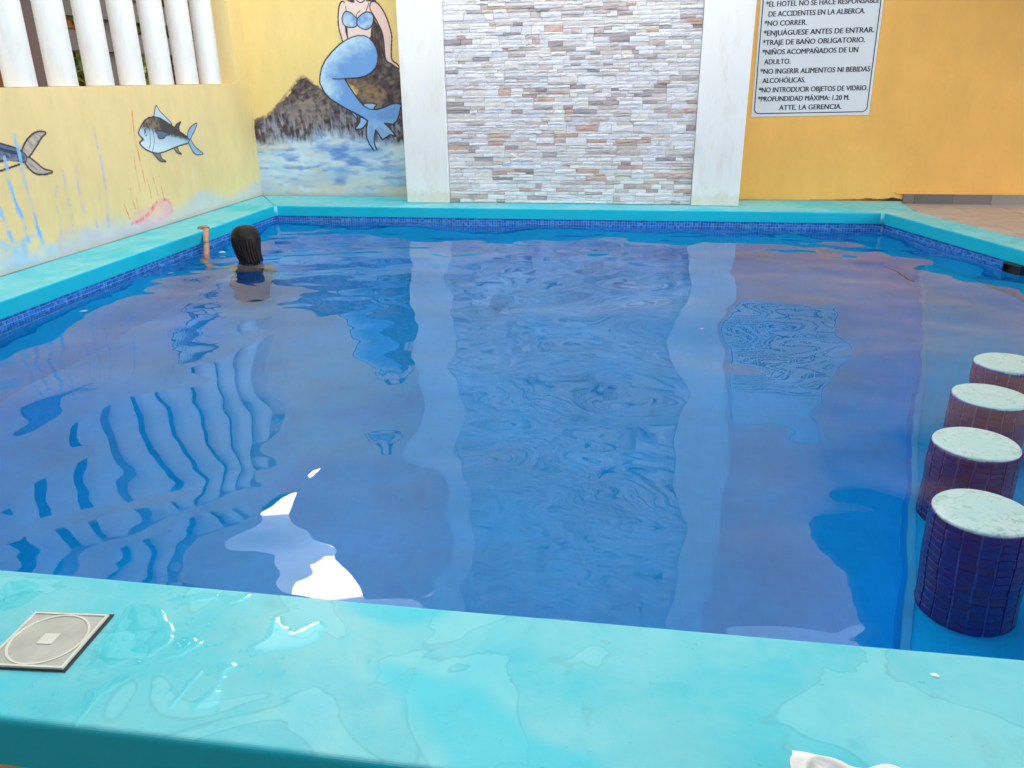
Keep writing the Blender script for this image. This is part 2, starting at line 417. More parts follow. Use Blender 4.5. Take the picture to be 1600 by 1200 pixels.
# pale edging strip along the step to the bar bench
nrm = Vector((-dl.y, dl.x, 0))
e0, f0 = Vector(p3(E_, ZL)), Vector(p3(F_, ZL))
bm = bmesh.new()
vs = [bm.verts.new(p) for p in (e0+nrm*0.006+Vector((0, 0, 0.006)), f0+nrm*0.006+Vector((0, 0, 0.006)), f0-nrm*0.020+Vector((0, 0, 0.006)), e0-nrm*0.020+Vector((0, 0, 0.006)))]
vs2 = [bm.verts.new(v.co-Vector((0, 0, 0.05))) for v in vs]
for k in range(4): bm.faces.new((vs[k], vs[(k+1) % 4], vs2[(k+1) % 4], vs2[k]))
bm.faces.new(vs); bmesh.ops.recalc_face_normals(bm, faces=bm.faces)
link('step_edging', bm_mesh(bm, 'step_edging'), simple('edging_tile', (0.05, 0.42, 0.85), 0.4, var=0.1), pool)
# small mosaic tiles of the waterline band, real pieces
def band(name, p, q, inward):
    p, q = Vector((*p, 0)), Vector((*q, 0)); L = (q-p).length; d = (q-p).normalized(); n = Vector(inward)
    v, f = [], []; s = 0.023; t = 0.0205
    for r in range(6):
        z1 = -LIP-0.001-r*s
        for i in range(int(L/s)):
            o = p+d*(i*s+0.001); h = 0.004+random.random()*0.0012
            tl = [o, o+d*t, o+d*t, o]; zz = [z1-t, z1-t, z1, z1]; k = len(v)
            for a_, z_ in zip(tl, zz): v.append((a_.x+n.x*0.0015, a_.y+n.y*0.0015, z_))
            for j, (a_, z_) in enumerate(zip(tl, zz)):
                c = d*(0.0015 if j in (0, 3) else -0.0015); zc = 0.0015 if j < 2 else -0.0015
                v.append((a_.x+n.x*h+c.x, a_.y+n.y*h+c.y, z_+zc))
            f.append((k+4, k+5, k+6, k+7))
            for j in range(4): f.append((k+j, k+(j+1) % 4, k+4+(j+1) % 4, k+4+j))
    me = mesh(name, v, f); bm = bmesh.new(); bm.from_mesh(me); bmesh.ops.recalc_face_normals(bm, faces=bm.faces); bm.to_mesh(me); bm.free()
    o = link(name, me, M_band, pool); o['kind'] = 'stuff'
    g0, g1 = p+n*0.0012, q+n*0.0012
    gm = mesh('grout_bed', [(g0.x, g0.y, zt), (g1.x, g1.y, zt), (g1.x, g1.y, -0.25), (g0.x, g0.y, -0.25)], [(0, 1, 2, 3)])
    link('grout_bed', gm, M_grout, pool)
band('mosaic_band', A, B, (1, 0, 0)); band('mosaic_band', B, C, (0, -1, 0)); band('mosaic_band', C, D, (-math.cos(math.atan(RS)), -math.sin(math.atan(RS)), 0))

# ================================================================== KERBS
def wavy(poly, amp, step=0.25):
    out = []; n = len(poly)
    for k in range(n):
        a, b = Vector(poly[k]), Vector(poly[(k+1) % n]); L = (b-a).length; m = max(1, int(L/step)); d = (b-a)/L; nn = Vector((-d.y, d.x))
        for i in range(m):
            q = a+d*(L*i/m); e = amp*(vnoise(q.x*2.3+5, q.y*2.3, 3)-.5)*2 if 0 < i else 0
            out.append((q+nn*float(e)).to_tuple())
    return out
# left kerb, mitred to the back and near kerbs at the corners
prism('pool_kerb', wavy([(ILX, INY), (ILX, IBY), (LX+0.001, BY-0.001), (LX+0.001, INY)], 0.004), -LIP, 0, M_kerb, bev=0.012)['kind'] = 'structure'
prism('pool_kerb', wavy([(ILX+0.0005, IBY+0.0005), (rx(IBY), IBY+0.0005), (dkx(7.30), 7.30), (2.398, BY-0.001), (LX+0.003, BY-0.001)], 0.003), -LIP, 0, M_kerbb, bev=0.012)['kind'] = 'structure'
prism('pool_kerb', wavy([(rx(IBY)+0.001, IBY), (rx(INY), INY), (dkx(1.42), INY), (dkx(5.9), 5.9), (dkx(6.5), 6.5), (dkx(7.30)+0.001, 7.297)], 0.003), -LIP, 0.0, M_kerbw, bev=0.012)['kind'] = 'structure'
kn = prism('pool_kerb', wavy([(-4.6, ONY), (4.2, ONY), (4.2, INY), (-4.6, INY)], 0.002), -LIP-0.02, 0.0, M_kerbn, bev=0.014); kn['kind'] = 'structure'
# corner fillets seen as paler blobs where the kerbs meet
for (x, y) in ((ILX, IBY), (rx(IBY), IBY)):
    bm = bmesh.new(); bmesh.ops.create_cone(bm, segments=16, radius1=0.018, radius2=0.018, depth=LIP-0.004, cap_ends=True)
    for v in bm.verts: v.co += Vector((x+(0.006 if x < 0 else -0.006), y-0.006, -LIP/2-0.003))
    o = link('kerb_fillet', bm_mesh(bm, 'kerb_fillet', True), simple('fillet_paint', (0.16, 0.70, 0.80), 0.4), None); o['kind'] = 'structure'
# masonry under the kerbs
box('kerb_base', (-4.6, ONY+0.035, GZ), (4.2, INY-0.03, -LIP-0.021), M_yellow)['kind'] = 'structure'

# ================================================================== WATER
m, t, b = newmat('pool_water')
b.inputs['Base Color'].default_value = (0.95, 0.99, 1.0, 1); b.inputs['Roughness'].default_value = 0.0
va = N(t, 'ShaderNodeVolumeAbsorption'); va.inputs['Color'].default_value = (0.18, 0.84, 0.98, 1); va.inputs['Density'].default_value = 0.52; t.links.new(va.outputs[0], t.nodes['Material Output'].inputs['Volume'])
b.inputs['IOR'].default_value = 1.333; b.inputs['Transmission Weight'].default_value = 1.0
M_water = m
ny, nx = 420, 360
ys = np.linspace(INY-0.015, IBY+0.015, ny); uu = np.linspace(0, 1, nx)
Yg = np.repeat(ys[:, None], nx, 1); Xl = ILX-0.015; Xr = (2.083+RS*(7.219-ys)+0.015)[:, None]; Xg = Xl+(Xr-Xl)*uu[None]
def sm(x, y, l, seed, ang=0.0, st=1.0):
    c, s = math.cos(ang), math.sin(ang); a = (x*c+y*s)/l/st; bb = (-x*s+y*c)/l
    return vnoise(a+31.7, bb+11.3, seed)-.5
dp = np.hypot(Xg+2.87, Yg-5.45)                         # disturbance round the swimmer
near = np.clip((4.2-Yg)/2.6, 0, 1)
wav = 0.0130*sm(Xg, Yg, 0.60, 1, 0.35, 1.3) + 0.0070*sm(Xg, Yg, 0.36, 2, -0.5, 1.2) + 0.0012*sm(Xg, Yg, 0.17, 3, 0.9, 1.3)
wav += np.exp(-(dp/1.3)**2)*(0.010*sm(Xg, Yg, 0.17, 5, 0.2, 1.7)+0.002*sm(Xg, Yg, 0.09, 6, -0.3, 1.5))
back = np.clip((Yg-5.2)/1.6, 0, 1); wav += back*0.0028*sm(Xg, Yg, 0.14, 8, 0.05, 2.2)
leftn = np.clip((-0.2-Xg)/1.5, 0, 1)*near
wav += leftn*(0.014*sm(Xg, Yg, 0.40, 9, 0.6, 1.3)+0.0030*sm(Xg, Yg, 0.19, 19, -0.2, 1.3))
wav += np.clip((Xg-0.5)/0.5, 0, 1)*(0.0062*sm(Xg, Yg, 0.22, 13, 0.3, 1.2)+0.0014*sm(Xg, Yg, 0.10, 14, 0.8, 1.2))
calm = 1.25-0.25*np.clip((Xg-0.2)/1.0, 0, 1)
wav *= calm*(1.0+0.55*np.clip((Yg-2.6)/1.2, 0, 1))
wav += np.exp(-(np.hypot(Xg+0.85, (Yg-1.95)*1.1)/0.75)**2)*(0.0240*sm(Xg, Yg, 0.30, 31, 0.4, 1.3)+0.0050*sm(Xg, Yg, 0.13, 32, -0.3, 1.5))
wav += np.clip((2.35-Yg)/0.7, 0, 1)*(0.0016*sm(Xg, Yg, 0.10, 33, 0.12, 2.6)+0.0006*sm(Xg, Yg, 0.05, 34, 0.1, 3.0))
wav += 0.0045*sm(Xg, Yg, 0.42, 23, 1.2, 1.2)*np.clip((Yg-2.2)/1.5, 0, 1)
vv = np.stack([Xg.ravel(), Yg.ravel(), (WZ+wav).ravel()], 1)
idx = np.arange(nx*ny).reshape(ny, nx); q = np.stack([idx[:-1, :-1], idx[:-1, 1:], idx[1:, 1:], idx[1:, :-1]], -1).reshape(-1, 4)
me = bpy.data.meshes.new('water'); me.vertices.add(len(vv)); me.vertices.foreach_set('co', vv.astype(np.float32).ravel())
me.loops.add(q.size); me.loops.foreach_set('vertex_index', q.astype(np.int32).ravel()); me.polygons.add(len(q))
me.polygons.foreach_set('loop_start', np.arange(0, q.size, 4, dtype=np.int32)); me.polygons.foreach_set('loop_total', np.full(len(q), 4, dtype=np.int32))
me.update(calc_edges=True); me.polygons.foreach_set('use_smooth', np.ones(len(q), bool))
tag(link('water', me, M_water), kind='structure')

# ================================================================== SIDE WALL (left) with painted sea life
YELt = np.array(YEL)
YELs = np.array((0.87, 0.69, 0.33))  # paler than the back wall yellow, partly haze and light put into the colour
r = Raster(1.4, 0.0, BY, SILL, 0.0065, YELs)
# soft tonal patches of old roller work
f = fbm(r.U*1.3, r.V*1.8, 4, 3); r.c = r.c*(0.97+0.06*f[..., None])
PALE = lin(205, 225, 235)
k = fbm(r.U*3, r.V*5, 4, 9)
def g0(px, py): return sw(px, py)
# sea wash along the foot of the wall
top = 0.12+0.05*np.sin(r.U*5)+0.10*k
w1 = np.clip((top-r.V)/0.09, 0, 1)
blueish = np.clip((5.15-r.U)/0.5, 0, 1); 
seac = lerpc(lin(208, 214, 214), lin(150, 200, 238), np.clip(fbm(r.U*9, r.V*9, 4, 4)*1.6-.35, 0, 1)*(0.35+0.65*blueish))
r.c = r.c*(1-(w1*0.75)[..., None]) + seac*(w1*0.75)[..., None]
cloud = lambda U, V: np.clip(fbm(U*9, V*9, 4, 21)*2.4-0.55, 0, 1)
dry = lambda U, V: np.clip(fbm(U*26, V*14, 3, 33)*2.6-0.75, 0.15, 1)
def P(off, sc, pts): return [sw(off[0]+a/sc, off[1]+b_/sc) for a, b_ in pts]
o2 = (0, 190)
r.poly(smooth(P(o2, 5, [(-300, 900), (-100, 880), (0, 920), (60, 950), (110, 940), (200, 900), (290, 860), (340, 930), (430, 960), (480, 1000), (380, 1060), (200, 1130), (0, 1190), (-300, 1300)])), lambda U, V: lerpc(lin(120, 190, 240), lin(190, 220, 235), fbm(U*12, V*12, 4, 8)), 0.85, 0.02, cloud)
r.poly(smooth(P(o2, 5, [(440, 960), (480, 860), (520, 830), (640, 820), (740, 860), (860, 850), (1000, 830), (1100, 780), (1230, 740), (1300, 760), (1280, 830), (1000, 900), (800, 960), (500, 1050)])), lin(205, 200, 222), 0.85, 0.03, cloud)
o1 = (0, 0)
r.poly(smooth([sw(*p) for p in [(206, 350), (212, 330), (236, 322), (244, 312), (262, 310), (270, 325), (266, 345), (235, 352)]]), lin(240, 178, 196), 0.8, 0.02, cloud)
r.stroke(smooth([sw(*p) for p in [(206, 350), (224, 341), (236, 330), (246, 316), (262, 313), (269, 330)]], 5, False), [0.010, 0.016, 0.018, 0.014, 0.010, 0.006], lin(238, 110, 150), 0.85, 0.012, dry)
r.poly(smooth([sw(*p) for p in [(300, 330), (306, 305), (318, 298), (332, 304), (336, 320), (322, 330)]]), lin(205, 215, 215), 0.8, 0.03, cloud)
LB, LB2, LV, RD, WH = lin(150, 200, 245), lin(120, 170, 235), lin(190, 190, 220), lin(226, 96, 78), lin(222, 222, 205)
def weed(pts, wd, col, al=0.9, off=o2, sc=5, shake=0.006, smd=dry):
    p = smooth(P(off, sc, pts), 5, False); p[:, 0] += (vnoise(p[:, 1]*30, p[:, 0]*0+wd*900, 2)-.5)*shake*2
    n = len(p); ww = wd*(0.55+0.7*vnoise(np.arange(n)*0.9, np.zeros(n)+wd*777, 5)); ww[:3] *= 0.5
    r.stroke(p, ww, col, al, 0.006, smd)
for pts in ([(110, 100), (140, 220), (180, 400), (215, 560), (250, 680), (290, 820), (335, 950)], [(30, 280), (60, 400), (85, 530), (130, 660), (190, 800), (220, 940)], [(-30, 620), (10, 720), (50, 820), (100, 930)], [(-140, 400), (-110, 600), (-50, 900)]):
    weed(pts, 0.022, LB, 0.95); weed([(a+4, b_) for a, b_ in pts[2:]], 0.007, LB2, 0.9)
for pts in ([(490, 380), (515, 520), (550, 660), (570, 810)], [(590, 350), (620, 560), (655, 700), (668, 820)], [(440, 500), (440, 660), (480, 760), (475, 880)], [(735, 50), (765, 190), (800, 360), (830, 560), (850, 820)], [(700, 560), (735, 660), (760, 820)], [(768, 480), (780, 600)]):
    weed(pts, 0.013, LV, 0.85)
for pts in ([(165, 180), (185, 400), (215, 680), (270, 930), (330, 1160), (400, 1500)],): weed(pts, 0.005, lin(230, 130, 90), 0.9, (190, 150), 10.667, 0.003)
for pts in ([(590, 490), (600, 600), (632, 745)], [(667, 712), (685, 800), (712, 890)], [(708, 780), (735, 895)], [(580, 838), (592, 890), (606, 930)], [(598, 700), (612, 790), (626, 850)], [(655, 800), (672, 860), (682, 925)], [(556, 912), (568, 945), (580, 975)], [(608, 880), (622, 962)]):
    weed(pts, 0.0065, RD, 0.85, (0, 0), 2.857, 0.004)
for pts in ([(878, 470), (885, 600), (905, 820)], [(893, 500), (915, 650), (940, 840)], [(822, 700), (835, 860)], [(850, 620), (862, 800), (880, 880)]):
    weed(pts, 0.012, WH, 0.55, (0, 0), 2.857, 0.004)
# damp stained strip right above the kerb
st = np.clip((0.035+0.03*fbm(r.U*7, r.V*0+1, 3, 2)-r.V)/0.03, 0, 1)
r.c = r.c*(1-(st*0.5)[..., None]) + np.array(lin(196, 190, 176))*(st*0.5)[..., None]
wall_me = raster_mesh(r, 'side_wall', side3d(0), flip=False)
# add the body of the wall: pier, lintel band and the thickness behind
bm = bmesh.new(); bm.from_mesh(wall_me); nraster = len(bm.verts)
TW = 0.26; WT = 4.3; LT = 2.02
def quads(bm, vs, fs):
    vv_ = [bm.verts.new(p) for p in vs]
    for f_ in fs: bm.faces.new([vv_[i] for i in f_])
REV = 7.63; L2, T2 = 2.42, 3.45; NY, NZ = 6.95, 2.95      # second tier of columns; open notch at the corner
for x0 in (LX, LX-TW):                                     # two faces of the wall
    quads(bm, [(x0, REV, SILL), (x0, BY, SILL), (x0, BY, LT), (x0, REV, LT)], [(0, 1, 2, 3)])
    quads(bm, [(x0, -1, LT), (x0, BY, LT), (x0, BY, L2), (x0, -1, L2)], [(0, 1, 2, 3)])
    quads(bm, [(x0, NY-0.3, L2), (x0, BY, L2), (x0, BY, NZ), (x0, NY-0.3, NZ)], [(0, 1, 2, 3)])
    quads(bm, [(x0, NY-0.3, NZ), (x0, NY, NZ), (x0, NY, T2), (x0, NY-0.3, T2)], [(0, 1, 2, 3)])
    quads(bm, [(x0, -1, T2), (x0, NY, T2), (x0, NY, WT), (x0, -1, WT)], [(0, 1, 2, 3)])
def lid_(y0, y1, z_): quads(bm, [(LX, y0, z_), (LX, y1, z_), (LX-TW, y1, z_), (LX-TW, y0, z_)], [(0, 1, 2, 3)])
def jamb(y_, z0, z1): quads(bm, [(LX, y_, z0), (LX, y_, z1), (LX-TW, y_, z1), (LX-TW, y_, z0)], [(0, 1, 2, 3)])
jamb(REV, SILL, LT); lid_(-1, REV, SILL); lid_(-1, REV, LT); lid_(-1, NY-0.3, L2); jamb(NY-0.3, L2, T2); lid_(-1, NY-0.3, T2); jamb(NY, NZ, WT); lid_(NY, BY, NZ); lid_(-1, NY, WT)
quads(bm, [(LX-TW, -1, GZ), (LX-TW, BY, GZ), (LX-TW, BY, SILL), (LX-TW, -1, SILL)], [(0, 1, 2, 3)])
quads(bm, [(LX, -1, GZ), (LX, 1.4, GZ), (LX, 1.4, SILL), (LX, -1, SILL)], [(0, 1, 2, 3)])
ntot = len(bm.verts); bm.to_mesh(wall_me); bm.free()
cols = np.concatenate([r.c.reshape(-1, 3), np.repeat(YELs[None], ntot-nraster, 0)])
wall_me.color_attributes.remove(wall_me.color_attributes['paint']); set_paint(wall_me, cols)
side = link('side_wall', wall_me, M_paint)
tag(side, 'yellow plaster wall on the left with painted fish and seaweed below a row of white columns', 'wall')

# columns on the sill
def column_mesh():
    bm = bmesh.new(); R = 0.096; n = 28; H_ = LT-SILL-0.004; rings = [(0, R*1.0), (0.012, R*1.0), (H_*0.3, R*0.99), (H_*0.7, R*0.99), (H_, R)]
    prev = None
    for z, rad in rings:
        cur = [bm.verts.new((rad*math.cos(2*math.pi*k/n), rad*math.sin(2*math.pi*k/n), z)) for k in range(n)]
        if prev:
            for k in range(n): bm.faces.new((prev[k], prev[(k+1) % n], cur[(k+1) % n], cur[k]))
        prev = cur
    me = bm_mesh(bm, 'column', True); me.materials.append(M_white); return me
cm = column_mesh()
for k in range(15):
    o = bpy.data.objects.new('column', cm); COL.objects.link(o); o.parent = side
    o.location = (LX-0.108, 7.338-0.4055*k, SILL+0.002); o.rotation_euler = (0, 0, random.random()*6)
    if k:                                                  # the upper tier
        o = o.copy(); COL.objects.link(o); o.parent = side; o.location.z = L2+0.002; o.location.y += 0.12; o.scale.z = (T2-L2-0.004)/(LT-SILL-0.004)

# painted fish (own thin coats of paint on the wall)
def fish_small():
    def Q(pts): return [sw(190+a/10.667, 150+b_/10.667) for a, b_ in pts]
    u = Q([(200, 100), (1420, 1150)]); r = Raster(u[0][0]-.1, min(u[0][1], u[1][1])-.12, u[1][0]+.12, max(u[0][1], u[1][1])+.12, 0.0042, lin(90, 90, 100))
    OUT = lin(52, 56, 70); K = 0.0042
    body = [(275, 620), (290, 570), (325, 495), (380, 410), (450, 362), (540, 345), (640, 368), (740, 430), (830, 490), (900, 555), (1000, 620), (1095, 688), (1130, 735), (1100, 785), (960, 825), (800, 890), (700, 930), (600, 955), (500, 935), (400, 890), (330, 830), (295, 780), (330, 745), (360, 715), (320, 680)]
    for pts, c in (([(540, 355), (548, 250), (575, 160), (620, 240), (700, 325), (835, 470), (740, 440), (640, 380)], lin(196, 220, 232)), ([(878, 550), (905, 480), (940, 455), (978, 432), (950, 510), (958, 605)], lin(96, 84, 78)),
                   ([(1100, 700), (1105, 600), (1165, 505), (1250, 455), (1222, 550), (1175, 640), (1135, 730)], lin(150, 188, 222)), ([(1095, 745), (1150, 860), (1200, 945), (1260, 978), (1352, 965), (1290, 905), (1225, 850), (1170, 770), (1140, 720)], lin(150, 188, 220)),
                   ([(515, 935), (570, 1010), (640, 1082), (735, 1092), (680, 1055), (650, 1010), (632, 940)], lin(130, 128, 130)), ([(868, 865), (925, 945), (992, 968), (948, 920), (922, 855)], lin(150, 140, 120))):
        p = smooth(Q(pts), 4); r.poly(p, c); r.stroke(np.vstack([p, p[:1]]), K*0.8, OUT, 0.9)
    bp = np.array(Q(body))
    def bc(U, V):
        # pale belly, dark brown back
        c0, c1 = np.array(Q([(300, 520)])[0]), np.array(Q([(1100, 735)])[0]); d = c1-c0; nn = np.array([-d[1], d[0]])/np.hypot(*d)
        h = (U-c0[0])*nn[0]+(V-c0[1])*nn[1]; h = h*np.sign(nn[1])
        f = np.clip(h/0.03+0.5+(fbm(U*60, V*60, 3, 1)-.5)*0.9, 0, 1); bel = lerpc(lin(168, 200, 220), lin(214, 236, 244), np.clip(-h/0.12, 0, 1))
        br = lerpc(lin(78, 70, 72), lin(160, 140, 110), np.clip(fbm(U*45, V*45, 3, 2)*2-.6, 0, 1)*np.clip((c0[0]+0.32-U)/0.12, 0, 1))
        return bel*(1-f[..., None])+br*f[..., None]
    r.poly(bp, bc); r.stroke(np.vstack([bp, bp[:1]]), K, OUT)
    for pts in ([(440, 500), (462, 600), (478, 780), (452, 880)], [(495, 480), (525, 620), (540, 760), (508, 925)], [(375, 560), (400, 545), (420, 590), (410, 660), (380, 640), (372, 590), (375, 560)], [(300, 785), (340, 745), (372, 735)]):
        r.stroke(smooth(Q(pts), 5, False), K*0.8, lin(70, 80, 98), 0.9)
    r.stroke(Q([(385, 570), (390, 610)]), K*1.8, lin(60, 66, 84))
    p = smooth(Q([(550, 580), (680, 590), (800, 640), (740, 660), (690, 710), (610, 705), (590, 640)]), 3)
    r.poly(p, lin(100, 116, 135)); r.stroke(np.vstack([p, p[:1]]), K*.9, OUT)
    return r
r1 = fish_small()
tag(link('painted_fish', raster_mesh(r1, 'painted_fish', side3d(0.003), r1.a), M_paint, side), 'painted pale blue fish with open mouth and brown back')
def fish_big():
    def Q(pts): return [sw(a/5, 190+b_/5) for a, b_ in pts]
    u0 = sw(-110, 240)[0]; u1 = sw(90, 230)[0]
    r = Raster(u0, 0.30, u1, 1.05, 0.0042, lin(90, 90, 100)); OUT = lin(70, 62, 62); K = 0.0045
    for pts in ([(170, 238), (195, 165), (245, 105), (298, 78), (356, 87), (322, 122), (275, 200), (216, 278)], [(188, 308), (230, 370), (285, 408), (350, 410), (407, 391), (340, 370), (280, 322), (214, 276)]):
        p = smooth(Q(pts), 4)
        r.poly(p, lambda U, V: lerpc(lin(205, 192, 172), lin(150, 140, 135), np.clip(fbm((U+V)*70, (V-U)*14, 3, 3)*2.2-.7, 0, 1))); r.stroke(np.vstack([p, p[:1]]), K, OUT)
    body = smooth(Q([(-480, 260), (-400, 190), (-250, 150), (-100, 150), (60, 190), (130, 214), (190, 250), (206, 280), (190, 316), (130, 302), (60, 292), (-60, 330), (-250, 360), (-400, 330)]), 4)
    a0 = np.array(Q([(0, 235)])[0]); a1 = np.array(Q([(190, 275)])[0])
    def bc(U, V):
        d = a1-a0; h = (V-a0[1])-(U-a0[0])*d[1]/d[0]
        f = np.clip(h/0.02+.5, 0, 1); lo = lerpc(lin(120, 140, 165), lin(60, 66, 80), np.clip(fbm(U*80, V*80, 3, 6)*2.5-.8, 0, 1))
        up = lerpc(lin(110, 150, 195), lin(70, 100, 150), fbm(U*30, V*30, 3, 7))
        return lo*(1-f[..., None])+up*f[..., None]
    r.poly(body, bc); r.stroke(np.vstack([body, body[:1]]), K, OUT)
    r.stroke(Q([(-60, 190), (40, 228), (130, 246)]), 0.012, lin(62, 60, 68), 0.9); r.stroke(Q([(0, 290), (130, 300)]), 0.006, lin(150, 160, 170), 0.7)
    r.stroke(Q([(-60, 405), (0, 386), (150, 333)]), K*.8, OUT)
    # the blue weed is painted across the tail
    for pts in ([(112, 100), (140, 220), (180, 400)], [(32, 280), (60, 400)]):
        r.c0 = r.a.copy(); p = smooth(Q(pts), 5, False); keep = r.a.copy(); r.stroke(p, 0.013, LB, 0.9); r.a = keep
    return r
r2 = fish_big()
tag(link('painted_fish', raster_mesh(r2, 'painted_fish', side3d(0.003), r2.a), M_paint, side), 'painted blue grey fish with a brown forked tail, cut by the photo edge')

# ================================================================== BACK WALL
bwall_label = 'long yellow plaster back wall behind the pool with a mermaid mural and stone panel'
PX = (-2.186, -1.772, 0.485, 0.906); PF = 7.462; STF = 7.512; BT = 4.85; NX = -3.42
bm = bmesh.new()
box_bm(bm, (-2.6, BY, GZ), (8, BY+0.25, BT))
back = link('back_wall', bm_mesh(bm, 'back_wall'), M_yellow)
tag(back, bwall_label, 'wall')
box('wall_section', (LX-TW, BY+0.004, GZ), (-2.604, BY+0.25, 2.9), M_yellow, back)
box('wall_section', (NX, BY+0.004, 2.903), (-2.604, BY+0.25, BT), M_yellow, back)
# mural field: sea, rocks
MU0, MU1 = LX+0.0005, PX[0]+0.02
r = Raster(MU0, 0.0, MU1, 2.3, 0.0055, np.array((0.84, 0.66, 0.27)))  # base paler than the right part, some of its brighter light painted in
r.c = r.c*(0.98+0.05*fbm(r.U*1.5, r.V*1.5, 3, 3)[..., None])
def Bq(off, sc, pts): return [bw(off[0]+a/sc, off[1]+b_/sc) for a, b_ in pts]
c2 = lambda pts: Bq((380, 0), 3.529, pts)
DK, MD, BR, GR = lin(62, 50, 54), lin(104, 92, 92), lin(150, 128, 100), lin(176, 176, 190)
def rockc(U, V):
    n = fbm(U*22, V*22, 4, 12); c = lerpc(DK, MD, np.clip(n*2.4-.75, 0, 1))
    n2 = np.clip(fbm(U*14+V*8, V*30-U*12, 4, 14)*3.2-1.75, 0, 1); c = c*(1-n2[..., None]*.75)+np.array(lin(150, 136, 126))*n2[..., None]*.75
    # vertical spray strokes low down
    low = np.clip((0.98-V)/0.28, 0, 1); n3 = np.clip(fbm(U*48, V*15+U*14, 4, 15)*3.6-1.6, 0, 1)*low*0.75
    c = c*(1-n3[..., None]*.85)+lerpc(lin(190, 195, 215), lin(140, 150, 190), fbm(U*20, V*20, 2, 4))*n3[..., None]*.85
    return c
r.poly(smooth(c2([(62, 668), (100, 648), (130, 640), (172, 600), (185, 575), (222, 550), (250, 520), (268, 492), (300, 445), (330, 428), (352, 432), (385, 462), (430, 482), (470, 520), (560, 560), (640, 500), (560, 440), (620, 380), (720, 300), (700, 220), (722, 130), (745, 170), (775, 300), (800, 345), (850, 372), (870, 400), (905, 600), (915, 820), (600, 830), (300, 790), (70, 800)]), 3), rockc, 1, 0.008, None, 0.02)
# brown glaze edges
r.poly(smooth(c2([(560, 440), (650, 440), (740, 470), (790, 520), (760, 590), (700, 590), (640, 540)])), lambda U, V: lerpc(lin(122, 98, 76), lin(170, 142, 104), fbm(U*30, V*30, 3, 2)), .75, .03, lambda U, V: np.clip(fbm(U*25, V*40, 3, 8)*2.6-.6, 0, 1))
r.stroke(smooth(c2([(62, 662), (130, 635), (180, 590), (262, 490), (300, 440), (335, 424), (385, 458)]), 4, False), 0.012, lin(150, 128, 100), 0.7, 0.01, lambda U, V: np.clip(fbm(U*40, V*40, 3, 8)*2.6-.6, 0, 1))
r.poly(smooth(c2([(250, 640), (300, 540), (345, 500), (400, 560), (470, 640), (420, 690), (300, 680)])), lambda U, V: lerpc(lin(120, 108, 104), lin(170, 158, 148), fbm(U*26-V*20, V*40, 4, 2)), .8, .04, lambda U, V: np.clip(fbm(U*25+V*12, V*40, 3, 8)*3-.9, 0, 1))
# sea
def seac(U, V):
    n = fbm(U*5, V*15, 4, 41); c = lerpc(lin(148, 192, 232), lin(206, 226, 238), np.clip(n*2.2-.6, 0, 1))
    n2 = np.clip(fbm(U*6+3, V*22, 4, 43)*3.4-1.65, 0, 1); c = c*(1-n2[..., None]*.9)+np.array(lin(104, 142, 212))*n2[..., None]*.9
    sn = np.clip((0.24-V)/0.16, 0, 1)*np.clip(fbm(U*5, V*14, 3, 47)*2.2-.25, 0, 1); c = c*(1-sn[..., None])+np.array(lin(204, 204, 196))*sn[..., None]
    n4 = np.clip(fbm(U*4, V*12, 3, 49)*4-2.3, 0, 1); c = c*(1-n4[..., None]*.6)+np.array(lin(212, 206, 182))*n4[..., None]*.6
    return c
edge = 0.60+0.05*np.sin(r.U*4+1)+0.10*(fbm(r.U*6, r.V*3, 3, 5)-.5)+0.10*(fbm(r.U*50, r.V*12, 3, 6)-.5)
al = np.clip((edge-r.V)/0.09, 0, 1); r.c = r.c*(1-al[..., None])+seac(r.U, r.V)*al[..., None]
foot = np.clip((0.05-r.V)/0.04, 0, 1)*0.5; r.c = r.c*(1-foot[..., None])+np.array(lin(182, 172, 158))*foot[..., None]
mural = link('mural', raster_mesh(r, 'mural', back3d(0.002), flip=False), M_paint, back)
tag(mural, 'mural of dark rocks above a pale blue sea')
